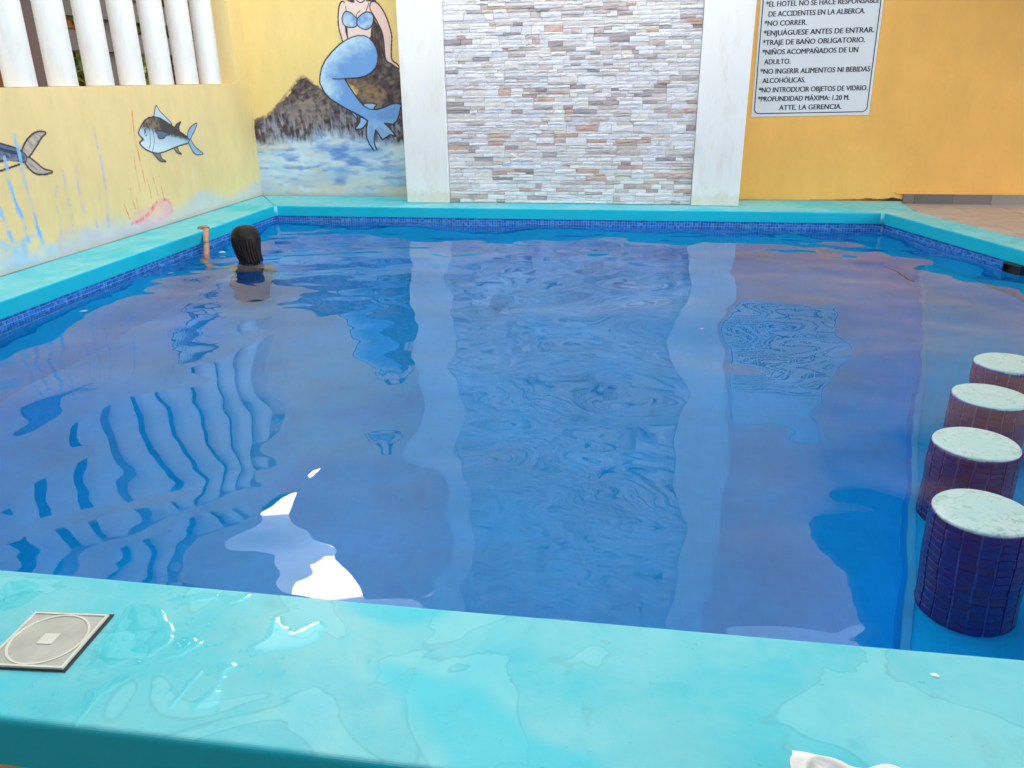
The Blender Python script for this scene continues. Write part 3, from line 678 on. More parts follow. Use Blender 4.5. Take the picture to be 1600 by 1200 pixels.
# mermaid
def mermaid():
    q3 = lambda pts: Bq((480, 0), 9.23, pts); q4 = lambda pts: Bq((480, 120), 9.23, pts)
    r = Raster(-3.35, 0.45, MU1, 2.28, 0.0042, lin(60, 60, 80)); K = 0.0052; OUT = lin(52, 48, 66)
    sk1, sk2 = lin(238, 216, 210), lin(240, 196, 190)
    # loose dark hair behind, head and face above
    hair = smooth(q3([(600, 40), (590, -100), (640, -230), (770, -290), (900, -240), (980, -100), (990, 20), (960, 250), (1060, 440), (1100, 620), (1120, 820), (1040, 760), (930, 560), (900, 480), (930, 380), (900, 60), (850, 40), (840, -60), (690, -60), (680, 50)]), 4)
    r.poly(hair, lambda U, V: lerpc(lin(66, 52, 56), lin(120, 100, 84), np.clip(fbm(U*70, V*16, 3, 3)*2.6-1.1, 0, 1)))
    face = smooth(q3([(690, -60), (690, -140), (720, -220), (780, -240), (850, -210), (870, -120), (850, -50), (810, 10), (770, 30), (730, 15)]), 4)
    def arm(pts, col):
        p = smooth(q3(pts), 3); r.poly(p, col); r.stroke(np.vstack([p, p[:1]]), K, OUT)
    torso = [(690, -50), (840, -50), (850, 15), (920, 25), (985, 35), (950, 230), (950, 330), (925, 410), (898, 560), (740, 530), (590, 575), (582, 420), (540, 350), (510, 250), (500, 120), (490, 35), (550, 10), (620, 30), (685, 40)]
    r.poly(smooth(q3(torso), 3), sk1); 
    arm([(488, 38), (462, 110), (450, 250), (460, 400), (490, 510), (525, 612), (588, 572), (562, 470), (550, 375), (520, 300), (560, 170), (562, 90), (525, 22)], sk1)
    r.poly(smooth(q3([(520, 60), (600, 60), (600, 170), (555, 170), (520, 200)]), 3), sk1)
    arm([(925, 30), (985, 27), (1060, 100), (1130, 220), (1190, 390), (1220, 530), (1213, 700), (1222, 860), (1290, 920), (1338, 975), (1300, 978), (1220, 920), (1150, 880), (1125, 800), (1112, 640), (1085, 470), (1020, 330), (960, 220), (915, 150), (905, 90)], lambda U, V: lerpc(sk2, sk1, fbm(U*6, V*6, 2, 3)))
    r.poly(face, sk1); r.stroke(smooth(q3([(710, 0), (740, 25), (770, 36), (805, 26), (835, -5)]), 4, False), K, OUT)
    for pts in ([(893, 45), (870, 110), (845, 170)], [(765, 155), (720, 200), (712, 255)], [(558, 95), (566, 160)], [(578, 400), (582, 480), (590, 560)], [(550, 380), (566, 480), (588, 570)]):
        r.stroke(smooth(q3(pts), 4, False), K*.75, OUT)
    def shell(U, V): return lerpc(lin(112, 160, 226), lin(190, 220, 242), np.clip(fbm(U*14, V*14, 3, 9)*2-.5, 0, 1))
    for pts in ([(562, 165), (520, 212), (505, 280), (525, 350), (570, 385), (640, 398), (700, 385), (722, 350), (720, 275), (690, 240), (640, 190)], [(722, 280), (760, 230), (820, 185), (880, 172), (930, 195), (960, 250), (950, 330), (920, 390), (860, 425), (800, 415), (750, 385), (722, 350)]):
        p = smooth(q3(pts), 4); r.poly(p, shell); r.stroke(np.vstack([p, p[:1]]), K, OUT)
    upper = q3([(185, 1195), (188, 1100), (212, 980), (270, 860), (360, 750), (460, 650), (540, 590), (640, 538), (740, 512), (830, 516), (900, 550), (955, 615), (1000, 700), (1022, 800), (1015, 900), (985, 980), (920, 1050), (840, 1095), (740, 1120), (540, 1134)])
    low = q4([(600, 130), (680, 250), (760, 360), (820, 420), (900, 465), (1000, 475), (1120, 440), (1200, 400), (1290, 380), (1362, 405), (1345, 450), (1330, 540), (1290, 640), (1240, 682), (1110, 665), (1170, 722), (1230, 790), (1280, 858), (1200, 830), (1090, 905), (1040, 830), (990, 762), (975, 830), (965, 930), (985, 1010), (1020, 1082), (960, 1050), (900, 970), (865, 880), (858, 760), (875, 630), (800, 580), (700, 525), (590, 470), (450, 390), (330, 310), (250, 220), (205, 130)])
    tail = np.array(upper+low)
    def tc(U, V):
        # painted highlight down the outer side, deeper blue inside
        cl = smooth(q3([(300, 1300), (190, 1150), (300, 820), (520, 610), (760, 520)]), 4, False); d = r.segdist(U, V, cl, False)
        c = lerpc(lin(186, 222, 246), lin(116, 166, 228), np.clip(d/0.16+(fbm(U*20, V*20, 3, 5)-.5)*.8, 0, 1))
        yy = np.clip((bw(600, 200)[1]+0.10-V)/0.08, 0, 1); return c*(1-yy[..., None]*.6)+np.array(lin(164, 204, 238))*yy[..., None]*.6
    for pts in ([(815, 395), (860, 385), (915, 382), (1002, 400), (975, 430), (950, 472), (860, 450)], [(636, 512), (722, 604), (705, 545)], [(772, 585), (765, 640), (740, 690), (700, 750), (790, 742), (840, 690), (862, 632)]):
        p = smooth(q4(pts), 3); r.poly(p, lin(150, 192, 232)); r.stroke(np.vstack([p, p[:1]]), K*.8, OUT)
    r.poly(tail, tc); r.stroke(np.vstack([tail, tail[:1]]), K, OUT)
    r.stroke(q3([(370, 1137), (460, 1140), (545, 1136), (560, 1150)]), K, OUT)
    for k in range(9):
        f = k/8; a = np.array((1000+30*f, 540+90*f)); bb = np.array((1300-60*f, 430+200*f)); r.stroke(q4([a, bb]), K*.35, lin(90, 120, 180), .6)
        a = np.array((900+60*f, 700+10*f)); bb = np.array((890+80*f, 930+60*f)); r.stroke(q4([a, bb]), K*.35, lin(90, 120, 180), .5)
        a = np.array((1000+40*f, 740-30*f)); bb = np.array((1080+130*f, 890-50*f)); r.stroke(q4([a, bb]), K*.35, lin(90, 120, 180), .5)
    return r
rm = mermaid()
tag(link('painted_mermaid', raster_mesh(rm, 'painted_mermaid', back3d(0.005), rm.a), M_paint, mural), 'painted mermaid with blue tail and blue top')

# pilasters
for a, b_ in ((PX[0], PX[1]), (PX[2], PX[3])):
    bm = bmesh.new(); box_bm(bm, (a, PF, 0.0015), (b_, BY-0.003, BT), 0.006, 2)
    link('pilaster', bm_mesh(bm, 'pilaster'), M_white, back)

# split-face stone panel: each stone a piece
def stone_mat(name, c, c2, k):
    m, t, b = newmat(name); g = N(t, 'ShaderNodeNewGeometry').outputs['Position']
    n1 = noise(t, 9, 5, mapped(t, g, (1, 1, 3.2)), 0.65, 0.8); r1 = ramp(t, n1.outputs[0], [(0.38, 0.0), (0.66, 1.0)])
    n2 = noise(t, 40, 4, mapped(t, g, (0.5, 1, 3)), 0.7, 1.0); r2 = ramp(t, n2.outputs[0], [(0.3, 0.80), (0.65, 1.06)])
    cc = mix(t, r1.outputs[0], c, c2); cc = mix(t, 1, cc, r2.outputs[0], 'MULTIPLY'); t.links.new(cc, b.inputs['Base Color'])
    b.inputs['Roughness'].default_value = 0.5
    n3 = noise(t, 26, 6, mapped(t, g, (1, 1, 2.4)), 0.7, 0.8); bump(t, b, n3.outputs[0], 0.55, 0.012); return m
WHs = lin(232, 233, 238)
pal = [(lin(236, 238, 242), lin(226, 226, 232), 34), (lin(226, 228, 234), lin(206, 204, 212), 24), (lin(222, 218, 210), lin(232, 230, 228), 16), (lin(206, 200, 198), lin(224, 220, 220), 14),
       (lin(192, 179, 174), lin(216, 206, 202), 11), (lin(172, 160, 162), lin(198, 188, 188), 6), (lin(196, 156, 138), lin(214, 196, 186), 5), (lin(148, 141, 148), lin(178, 170, 174), 4)]
stone_m = [stone_mat('ledge_stone_%s' % n, p[0], p[1], i) for i, (p, n) in enumerate(zip(pal, ('white', 'pale', 'cream', 'sand', 'taupe', 'mauve', 'rust', 'slate')))]
wts = [p[2] for p in pal]
def stone_variant(seed):
    rs = random.Random(seed); nx_, nz_ = 5, 3; v, f = [], []
    for j in range(nz_):
        for i in range(nx_):
            x = -0.5+i/(nx_-1); z = -0.5+j/(nz_-1); e = i in (0, nx_-1) or j in (0, nz_-1)
            y = -0.5-(0 if e else rs.uniform(0.0, 0.45))-rs.uniform(0, 0.22)
            jx = 0 if i in (0, nx_-1) else rs.uniform(-.06, .06); jz = 0 if j in (0, nz_-1) else rs.uniform(-.2, .2)
            v.append((x+jx, y, z+jz))
    for j in range(nz_-1):
        for i in range(nx_-1): a = j*nx_+i; f.append((a, a+1, a+nx_+1, a+nx_))
    ring = [i for i in range(nx_)]+[j*nx_+nx_-1 for j in range(1, nz_)]+[(nz_-1)*nx_+i for i in range(nx_-2, -1, -1)]+[j*nx_ for j in range(nz_-2, 0, -1)]
    base = len(v)
    for k_ in ring: x, y, z = v[k_]; v.append((x, 0.5, z))
    n = len(ring)
    for k_ in range(n): f.append((ring[k_], base+k_, base+(k_+1) % n, ring[(k_+1) % n]))
    me = mesh('stone', v, f); bm = bmesh.new(); bm.from_mesh(me); bmesh.ops.recalc_face_normals(bm, faces=bm.faces); bm.to_mesh(me); bm.free()
    me.materials.append(stone_m[0]); return me
variants = [stone_variant(i) for i in range(10)]
pieces = []; z = 0.004
while z < BT-0.1:
    hb = 0.104
    x = PX[1]+0.002; 
    while x < PX[2]-0.002:
        wblk = min(random.uniform(0.35, 0.62), PX[2]-0.002-x)
        if PX[2]-0.002-x-wblk < 0.15: wblk = PX[2]-0.002-x
        hs_ = random.choice([[0.34, 0.33, 0.33], [0.3, 0.44, 0.26], [0.25, 0.4, 0.35], [0.26, 0.22, 0.30, 0.22], [0.2, 0.5, 0.3], [0.42, 0.22, 0.36], [0.24, 0.26, 0.2, 0.3]])
        zz = z
        for hf in hs_:
            h = hb*hf; xx = x
            while xx < x+wblk-1e-4:
                l = min(random.uniform(0.06, 0.22), x+wblk-xx)
                if x+wblk-xx-l < 0.05: l = x+wblk-xx
                pieces.append((xx, zz, l, h)); xx += l
            zz += h
        x += wblk
    z += hb
box('panel_backing', (PX[1]+0.001, STF+0.008, 0.003), (PX[2]-0.001, BY-0.004, BT-0.01), simple('panel_grout', (0.50, 0.48, 0.49), 0.9), back)
vis = [p for p in pieces if p[1] < 1.86]; vis.sort(key=lambda p: -p[2]*p[3]); big = set(vis[:300])
sv, sf, sm_ = [], [], []
for pc in pieces:
    x, zz, l, h = pc; mi = random.choices(range(8), wts)[0]; vm = random.choice(variants); dep = random.uniform(0.008, 0.022)
    loc = Vector((x+l/2, STF+0.010-dep/2, zz+h/2)); sc = Vector((l-0.0022, dep, h-0.0022)); flip = random.choice((1, -1))
    if pc in big:
        o = bpy.data.objects.new('stone', vm); COL.objects.link(o); o.parent = back; o.location = loc; o.scale = (sc.x, sc.y, sc.z)
        o.material_slots[0].link = 'OBJECT'; o.material_slots[0].material = stone_m[mi]
    else:
        base = len(sv); sv += [(loc.x+v.co.x*sc.x, loc.y+v.co.y*sc.y, loc.z+v.co.z*sc.z) for v in vm.vertices]
        for p in vm.polygons: sf.append([base+i for i in p.vertices]); sm_.append(mi)
me = mesh('small_stones', sv, sf); o = link('small_stones', me, stone_m, back); me.polygons.foreach_set('material_index', sm_); o['kind'] = 'stuff'
# skirting tiles by the deck
m_sk = random_mat('skirting_tile', [(0.14, 0.12, 0.12), (0.18, 0.16, 0.16), (0.11, 0.10, 0.10), (0.22, 0.20, 0.19)], 0.5, 'object', 0.35, 0.3)
bm = bmesh.new(); box_bm(bm, (-0.5, -0.5, -0.5), (0.5, 0.5, 0.5)); skm = bm_mesh(bm, 'skirting_tile'); skm.materials.append(m_sk)
x = 2.425
while x < 4.4:
    l = 0.33 if x > 2.5 else 0.10
    o = bpy.data.objects.new('skirting_tile', skm); COL.objects.link(o); o.parent = back; o.location = (x+l/2, BY-0.008, 0.023); o.scale = (l-0.003, 0.014, 0.085); x += l
bm = bmesh.new(); box_bm(bm, (2.36, BY-0.018, 0.066), (4.5, BY-0.001, 0.082), 0.004); link('skirting_ledge', bm_mesh(bm, 'skirting_ledge'), M_yellow, back)
# rusty damp line where wall meets the kerb
def damp():
    r = Raster(0.95, 0.0, 2.46, 0.05, 0.004, lin(120, 70, 40))
    n = fbm(r.U*9, r.V*9, 4, 5); h = 0.004+0.022*np.clip((r.U-1.6)/0.8, 0, 1)*n*1.6
    r.a = (r.V < h).astype(float); r.c = lerpc(lin(178, 112, 52), lin(60, 44, 40), np.clip((r.U-2.0)/0.35+(n-.5), 0, 1)); return r
rd = damp(); link('damp_stain', raster_mesh(rd, 'damp_stain', back3d(0.002), rd.a), M_paint, back)

# ================================================================== SIGN
ang = math.radians(0.72); sx0, sz0 = 1.001, 0.748
sign = empty('sign', (sx0, BY-0.001, sz0), (0, -ang, 0))
tag(sign, 'white pool rules board with black Spanish lettering on the right yellow wall', 'sign')
m_sign = simple('sign_board', (0.66, 0.70, 0.74), 0.3, var=0.03, scale=3, bmp=0.0)
m_ink = simple('sign_ink', (0.022, 0.02, 0.03), 0.4, var=0.1, bmp=0.0)
SWd, SH = 1.022, 1.52
bm = bmesh.new(); box_bm(bm, (0, -0.008, 0), (SWd, 0, SH), 0.0015, 1); link('board', bm_mesh(bm, 'board'), m_sign, sign)
def rrect(x0, z0, x1, z1, rad, n=8):
    out = []
    for cx, cz, a0 in ((x1-rad, z1-rad, 0), (x0+rad, z1-rad, 90), (x0+rad, z0+rad, 180), (x1-rad, z0+rad, 270)):
        for i in range(n+1): a = math.radians(a0+90*i/n); out.append((cx+rad*math.cos(a), cz+rad*math.sin(a)))
    return out
o_, i_ = rrect(0.018, 0.024, SWd-0.020, SH-0.02, 0.045), rrect(0.026, 0.032, SWd-0.028, SH-0.028, 0.038)
n = len(o_); v = [(x, -0.0095, z) for x, z in o_]+[(x, -0.0095, z) for x, z in i_]
link('border', mesh('border', v, [(k, (k+1) % n, n+(k+1) % n, n+k) for k in range(n)]), m_ink, sign)
lines = [('*EL HOTEL NO SE HACE RESPONSABLE', 0.047, 0.936, 1.661), ('DE ACCIDENTES EN LA ALBERCA.', 0.072, 0.802, 1.582), ('*NO CORRER.', 0.047, 0.357, 1.507),
         ('*ENJUÁGUESE ANTES DE ENTRAR.', 0.047, 0.926, 1.429), ('*TRAJE DE BAÑO OBLIGATORIO.', 0.047, 0.859, 1.352), ('*NIÑOS ACOMPAÑADOS DE UN', 0.049, 0.810, 1.273), ('ADULTO.', 0.073, 0.226, 1.193),
         ('*NO INGERIR ALIMENTOS NI BEBIDAS', 0.047, 0.933, 1.113), ('ALCOHÓLICAS.', 0.072, 0.369, 1.036), ('*NO INTRODUCIR OBJETOS DE VIDRIO.', 0.046, 0.933, 0.957), ('*PROFUNDIDAD MÁXIMA: 1.20 M.', 0.045, 0.791, 0.880), ('ATTE. LA GERENCIA.', 0.238, 0.540, 0.804)]
texts = []
for s, x0, wd, zb in lines:
    cu = bpy.data.curves.new('lettering_curve', 'FONT'); cu.body = s; cu.size = 0.0615; cu.offset = 0.0; cu.extrude = 0.0004; cu.resolution_u = 3
    cu.materials.append(m_ink); o = bpy.data.objects.new('lettering_curve', cu); COL.objects.link(o); o.parent = sign
    o.rotation_euler = (math.pi/2, 0, 0); o.location = (x0, -0.0096, zb-sz0); texts.append((o, wd))
bpy.context.view_layer.update()
dg = bpy.context.evaluated_depsgraph_get()
for o, wd in texts:
    tm = bpy.data.meshes.new_from_object(o.evaluated_get(dg)); bmt = bmesh.new(); bmt.from_mesh(tm); g0_ = bmt.verts[:]+bmt.edges[:]+bmt.faces[:]
    for dx_ in (1, 2, 3):
        for v_ in bmesh.ops.duplicate(bmt, geom=g0_)['geom']:
            if isinstance(v_, bmesh.types.BMVert): v_.co.x += 0.0012*dx_; v_.co.z += 0.0004*(dx_ % 3)
    bmt.to_mesh(tm); bmt.free()
    n_o = link('lettering', tm, None, sign, o.location); n_o.rotation_euler = o.rotation_euler
    n_o.scale = (wd/max(o.dimensions.x, 1e-3), 1, 1); bpy.data.objects.remove(o)

# ================================================================== BAR STOOLS in the water
m_stile = random_mat('stool_tile', [(0.10, 0.025, 0.22), (0.14, 0.025, 0.19), (0.075, 0.030, 0.26), (0.16, 0.025, 0.17), (0.11, 0.02, 0.22)], 0.25, 'object', 0.25)
m_sgrout = simple('stool_grout', (0.36, 0.22, 0.56), 0.8)
def seat_mat():
    m, t, b = newmat('worn_seat_plaster'); g = N(t, 'ShaderNodeNewGeometry').outputs['Position']
    n1 = noise(t, 26, 7, g, 0.72, 1.2); r1 = ramp(t, n1.outputs[0], [(0.34, 0.0), (0.50, 1.0)])
    n2 = noise(t, 7, 4, g, 0.5); r2 = ramp(t, n2.outputs[0], [(0.4, 0.0), (0.66, 1.0)])
    c = mix(t, r1.outputs[0], (0.16, 0.36, 0.37), (0.56, 0.75, 0.74)); c = mix(t, r2.outputs[0], c, (0.46, 0.73, 0.73))
    t.links.new(c, b.inputs['Base Color']); b.inputs['Roughness'].default_value = 0.3
    bump(t, b, n1.outputs[0], 0.4, 0.003); return m
m_seat = seat_mat()
NT, RT = 18, 0.146
def curved_tile():
    a = math.pi/NT*0.90; v, f = [], []; h = 0.047
    for i in range(3):
        th = -a+a*i
        for rad, zz in ((RT-0.004, -h/2), (RT+0.001, -h/2+0.002), (RT+0.001, h/2-0.002), (RT-0.004, h/2)):
            v.append((rad*math.cos(th*(0.96 if rad > RT else 1)), rad*math.sin(th*(0.96 if rad > RT else 1)), zz))
    for i in range(2):
        for j in range(3): q_ = i*4+j; f.append((q_, q_+4, q_+5, q_+1))
    f += [(0, 1, 2, 3), (8, 11, 10, 9)]
    me = mesh('tile', v, f); me.materials.append(m_stile); return me
stile = curved_tile()
bm = bmesh.new(); bmesh.ops.create_cone(bm, segments=44, radius1=RT-0.003, radius2=RT-0.003, depth=-ZL-0.150, cap_ends=True)
for v in bm.verts: v.co.z += (ZL-0.150)/2
core_me = bm_mesh(bm, 'stool_core'); core_me.materials.append(m_sgrout)
def seat_mesh():
    bm = bmesh.new(); n = 56; prof = [(0.0, 0.0), (0.05, 0.0004), (0.10, 0.0), (0.134, 0.0), (0.1405, -0.0015), (0.1430, -0.006), (0.1430, -0.014)]
    c = bm.verts.new((0, 0, -0.146)); prev = None
    for rad, dz in prof[1:]:
        cur = [bm.verts.new((rad*(1+0.012*math.sin(3*a_+1))*math.cos(a_), rad*(1+0.010*math.cos(2*a_))*math.sin(a_), -0.146+dz+0.0012*math.sin(2*a_)*(rad/0.14))) for a_ in [2*math.pi*k/n for k in range(n)]]
        for k in range(n):
            if prev is None: bm.faces.new((c, cur[k], cur[(k+1) % n]))
            else: bm.faces.new((prev[k], cur[k], cur[(k+1) % n], prev[(k+1) % n]))
        prev = cur
    me = bm_mesh(bm, 'seat_top', True); me.materials.append(m_seat); return me
seat_me = seat_mesh()
stools = [(1.086, 2.292, 'nearest bar stool in the pool, round white top standing on blue mosaic'), (1.249, 2.800, 'second nearest submerged bar stool with round worn white top'),
          (1.482, 3.290, 'third bar stool from the near kerb, round white top at water level'), (1.727, 3.728, 'farthest bar stool, round white top partly cut by the photo edge')]
for x, y, lab in stools:
    s = empty('bar_stool', (x, y, 0)); tag(s, lab, 'stool', 'round tiled stools standing in the pool')
    c = link('stool_core', core_me, None, s); t_ = link('seat_top', seat_me, None, s); t_.rotation_euler = (0, 0, random.random()*6); t_.location = (0, 0, 0.003)
    for rr_ in range(13):
        for k in range(NT):
            o = bpy.data.objects.new('tile', stile); COL.objects.link(o); o.parent = c
            o.location = (0, 0, -0.156-0.024-0.0495*rr_); o.rotation_euler = (0, 0, 2*math.pi*k/NT+0.01*random.uniform(-1, 1))

# ================================================================== SWIMMER
def skin_body(name, verts, edges, radii, mat, parent=None, root=0, sub=2):
    me = bpy.data.meshes.new(name); me.from_pydata(verts, edges, []); o = bpy.data.objects.new(name, me); COL.objects.link(o)
    md = o.modifiers.new('skin', 'SKIN'); md.use_smooth_shade = True; o.modifiers.new('sub', 'SUBSURF').levels = sub
    o.modifiers['sub'].render_levels = sub
    for i, rr_ in enumerate(radii):
        sv_ = me.skin_vertices[0].data[i]; sv_.radius = rr_ if hasattr(rr_, '__len__') else (rr_, rr_); sv_.use_root = (i == root)
    dg = bpy.context.evaluated_depsgraph_get(); nm = bpy.data.meshes.new_from_object(o.evaluated_get(dg)); nm.name = name
    o.modifiers.clear(); o.data = nm; nm.materials.clear(); nm.materials.append(mat)
    nm.polygons.foreach_set('use_smooth', [True]*len(nm.polygons))
    if parent: o.parent = parent
    return o
m, t, b = newmat('skin'); n_ = noise(t, 12, 4, coord(t)); r_ = ramp(t, n_.outputs[0], [(0.3, (0.44, 0.23, 0.15)), (0.7, (0.55, 0.31, 0.21))])
t.links.new(r_.outputs[0], b.inputs['Base Color']); b.inputs['Roughness'].default_value = 0.38; b.inputs['Subsurface Weight'].default_value = 0.08; M_skin = m
m, t, b = newmat('wet_dark_hair'); g = coord(t); n_ = noise(t, 60, 3, mapped(t, g, (1, 1, 0.12)), 0.5); r_ = ramp(t, n_.outputs[0], [(0.3, (0.006, 0.005, 0.006)), (0.7, (0.022, 0.016, 0.014))])
t.links.new(r_.outputs[0], b.inputs['Base Color']); b.inputs['Roughness'].default_value = 0.42; b.inputs['Specular IOR Level'].default_value = 0.22; bump(t, b, n_.outputs[0], 0.6, 0.004); M_hair = m
HX, HY = -2.878, 5.50
person = empty('person', (HX, HY, ZD-0.030)); tag(person, 'person with long wet dark hair seen from behind, one hand holding the left kerb', 'person')
off = Vector((HX, HY, ZD)); W = lambda x, y, z: tuple(Vector((x, y, z))-off)
fd = Vector((-0.45, 0.89, 0)).normalized(); sdv = Vector((fd.y, -fd.x, 0))        # facing away, right-hand side
def BP(f_, s_, z_): p = Vector((HX, HY, 0))+fd*f_+sdv*s_; return W(p.x, p.y, z_)
hand = Vector((-3.436, 5.930, 0.012)); elb = Vector((-3.300, 5.60, -0.30)); wri = Vector((-3.385, 5.838, -0.035))
V_ = [BP(0, 0, -0.66), BP(0, 0, -0.50), BP(0, 0, -0.42), BP(0, 0, -0.33), BP(0.005, 0, -0.235), BP(0.015, 0, -0.10), BP(0.02, 0, -0.02), BP(0.015, 0, 0.07),
      BP(0, -0.14, -0.345), BP(0.05, -0.25, -0.39), W(*elb), W(*((elb*0.62+wri*0.38))), W(*((elb*0.3+wri*0.7))), W(*wri),
      BP(0, 0.14, -0.345), BP(0.02, 0.17, -0.56), BP(0.10, 0.17, -0.72), BP(0.14, 0.17, -0.80),
      BP(0, -0.075, -0.76), BP(0.03, -0.07, -1.03), BP(0.0, -0.065, -1.29), BP(0.10, -0.07, -1.33),
      BP(0, 0.075, -0.76), BP(0.05, 0.07, -1.03), BP(0.0, 0.065, -1.29), BP(0.10, 0.07, -1.33)]
E2 = [(0, 1), (1, 2), (2, 3), (3, 4), (4, 5), (5, 6), (6, 7), (3, 8), (8, 9), (9, 10), (10, 11), (11, 12), (12, 13), (3, 14), (14, 15), (15, 16), (16, 17), (0, 18), (18, 19), (19, 20), (20, 21), (0, 22), (22, 23), (23, 24), (24, 25)]
Rr = [(.13, .10), (.11, .09), (.12, .085), (.105, .07), .048, .052, .082, .075, .055, .040, .032, .030, .026, .021, .050, .042, .034, .028, .085, .055, .036, .03, .085, .055, .036, .03]
body = skin_body('body', V_, E2, Rr, M_skin, person)
# hand: palm over the kerb edge, four fingers and a thumb lying on the top
hv, he, hr = [W(*(elb*0.2+wri*0.8)), W(-3.412, 5.895, 0.006), W(-3.428, 5.925, 0.017)], [(0, 1), (1, 2)], [(.023, .018), (.030, .013), (.032, .011)]
fdir = Vector((-0.88, 0.28, 0)).normalized(); sdir = Vector((fdir.y, -fdir.x, 0))
for k_, (so_, ln) in enumerate(((-0.028, 0.062), (-0.010, 0.075), (0.010, 0.070), (0.028, 0.055))):
    base = Vector((-3.428, 5.925, 0.016))+sdir*so_*0.75; last = 2
    for j in range(1, 4):
        p = base+fdir*(ln*j/3+0.006)+Vector((0, 0, [0.006, 0.002, -0.006][j-1])); hv.append(W(*p)); he.append((last, len(hv)-1)); hr.append(0.0085-0.0008*j); last = len(hv)-1
base = Vector((-3.405, 5.885, 0.004)); last = 1
for j in range(1, 3):
    p = base+(sdir*0.8+fdir*0.5).normalized()*0.026*j+Vector((0, 0, 0.004)); hv.append(W(*p)); he.append((last, len(hv)-1)); hr.append(0.0095-0.001*j); last = len(hv)-1
skin_body('hand', hv, he, hr, M_skin, person, 1, 1).location.z = 0.028
# swimsuit straps/bodice under water
def shell_bm():
    bm = bmesh.new(); n = 28; prev = None
    for z, a, b2 in ((-0.41, .146, .108), (-0.45, .135, .105), (-0.55, .125, .104), (-0.66, .146, .114), (-0.78, .155, .118), (-0.95, .150, .115), (-1.20, .140, .11)):
        cur = []
        for k in range(n):
            th = 2*math.pi*k/n; p = Vector((HX, HY, 0))+fd*(b2*math.sin(th))+sdv*(a*math.cos(th)); cur.append(bm.verts.new(W(p.x, p.y, z)))
        if prev:
            for k in range(n): bm.faces.new((prev[k], prev[(k+1) % n], cur[(k+1) % n], cur[k]))
        prev = cur
    return bm
link('swimsuit', bm_mesh(shell_bm(), 'swimsuit', True), simple('swimsuit_cloth', (0.010, 0.12, 0.33), 0.9), person)
# hair: cap and long wet fall, ridged into locks
def hair_mesh():
    bm = bmesh.new(); n = 72; prev = None
    prof = [(0.139, 0.012, 0, 0), (0.136, 0.040, 0, 0), (0.126, 0.066, 0, 0), (0.108, 0.087, 0, 0), (0.080, 0.102, 0, 0), (0.045, 0.108, 0, 0), (0.010, 0.104, .003, .002), (-0.025, 0.095, .008, .006), (-0.060, 0.084, .018, .012), (-0.095, 0.078, .030, .016), (-0.130, 0.078, .038, .018), (-0.160, 0.076, .040, .020), (-0.172, 0.062, .042, .022), (-0.180, 0.03, .044, .024)]
    top = bm.verts.new(W(HX+0.004, HY+0.01, 0.140))
    for z, rad, ox, oy in prof:
        cur = []
        for k in range(n):
            th = 2*math.pi*k/n; low = max(0.0, min(1.0, (0.06-z)/0.12))
            q_ = rad*(1+0.035*low*math.sin(11*th+z*12)+0.028*low*math.sin(23*th+2+z*20)+0.012*math.sin(31*th))
            # open at the face side lower down
            dx, dy = math.cos(th), math.sin(th); fc = max(0, dx*fd.x+dy*fd.y)
            q_ *= 1-0.45*low*fc
            cur.append(bm.verts.new(W(HX+ox+q_*dx*0.98, HY+0.01-oy*0.6+q_*dy*1.04, z+0.004*math.sin(7*th)*low)))
        if prev is None:
            for k in range(n): bm.faces.new((top, cur[k], cur[(k+1) % n]))
        else:
            for k in range(n): bm.faces.new((prev[k], cur[k], cur[(k+1) % n], prev[(k+1) % n]))
        prev = cur
    bmesh.ops.recalc_face_normals(bm, faces=bm.faces); return bm_mesh(bm, 'hair', True)
hair = link('hair', hair_mesh(), M_hair, person)
def lock(pts, rad):
    bm = bmesh.new(); prev = None; n = 7; P_ = smooth([list(p) for p in pts], 4, False)
    for i, p in enumerate(P_):
        f_ = i/(len(P_)-1); rr_ = rad*(0.5+1.2*f_*(1-f_)+0.2*(1-f_))
        cur = [bm.verts.new(W(p[0]+rr_*math.cos(2*math.pi*k/n), p[1]+rr_*math.sin(2*math.pi*k/n), p[2])) for k in range(n)]
        if prev:
            for k in range(n): bm.faces.new((prev[k], cur[k], cur[(k+1) % n], prev[(k+1) % n]))
        prev = cur
    return link('hair_lock', bm_mesh(bm, 'hair_lock', True), M_hair, person)
for k in range(12):
    th = -2.75+0.21*k+random.uniform(-.05, .05); cx, cy = math.cos(th), math.sin(th); rd_ = 0.101
    w_ = random.uniform(-0.012, 0.02)
    lock([(HX+rd_*cx, HY+0.008+rd_*1.03*cy, 0.055), (HX+0.008+0.096*cx, HY+0.096*cy, -0.02), (HX+0.03+0.080*cx+w_, HY-0.01+0.080*cy, -0.09), (HX+0.04+0.086*cx-w_, HY-0.014+0.082*cy, -0.15), (HX+0.05+0.078*cx, HY-0.02+0.07*cy, -0.185)], random.uniform(0.007, 0.012))

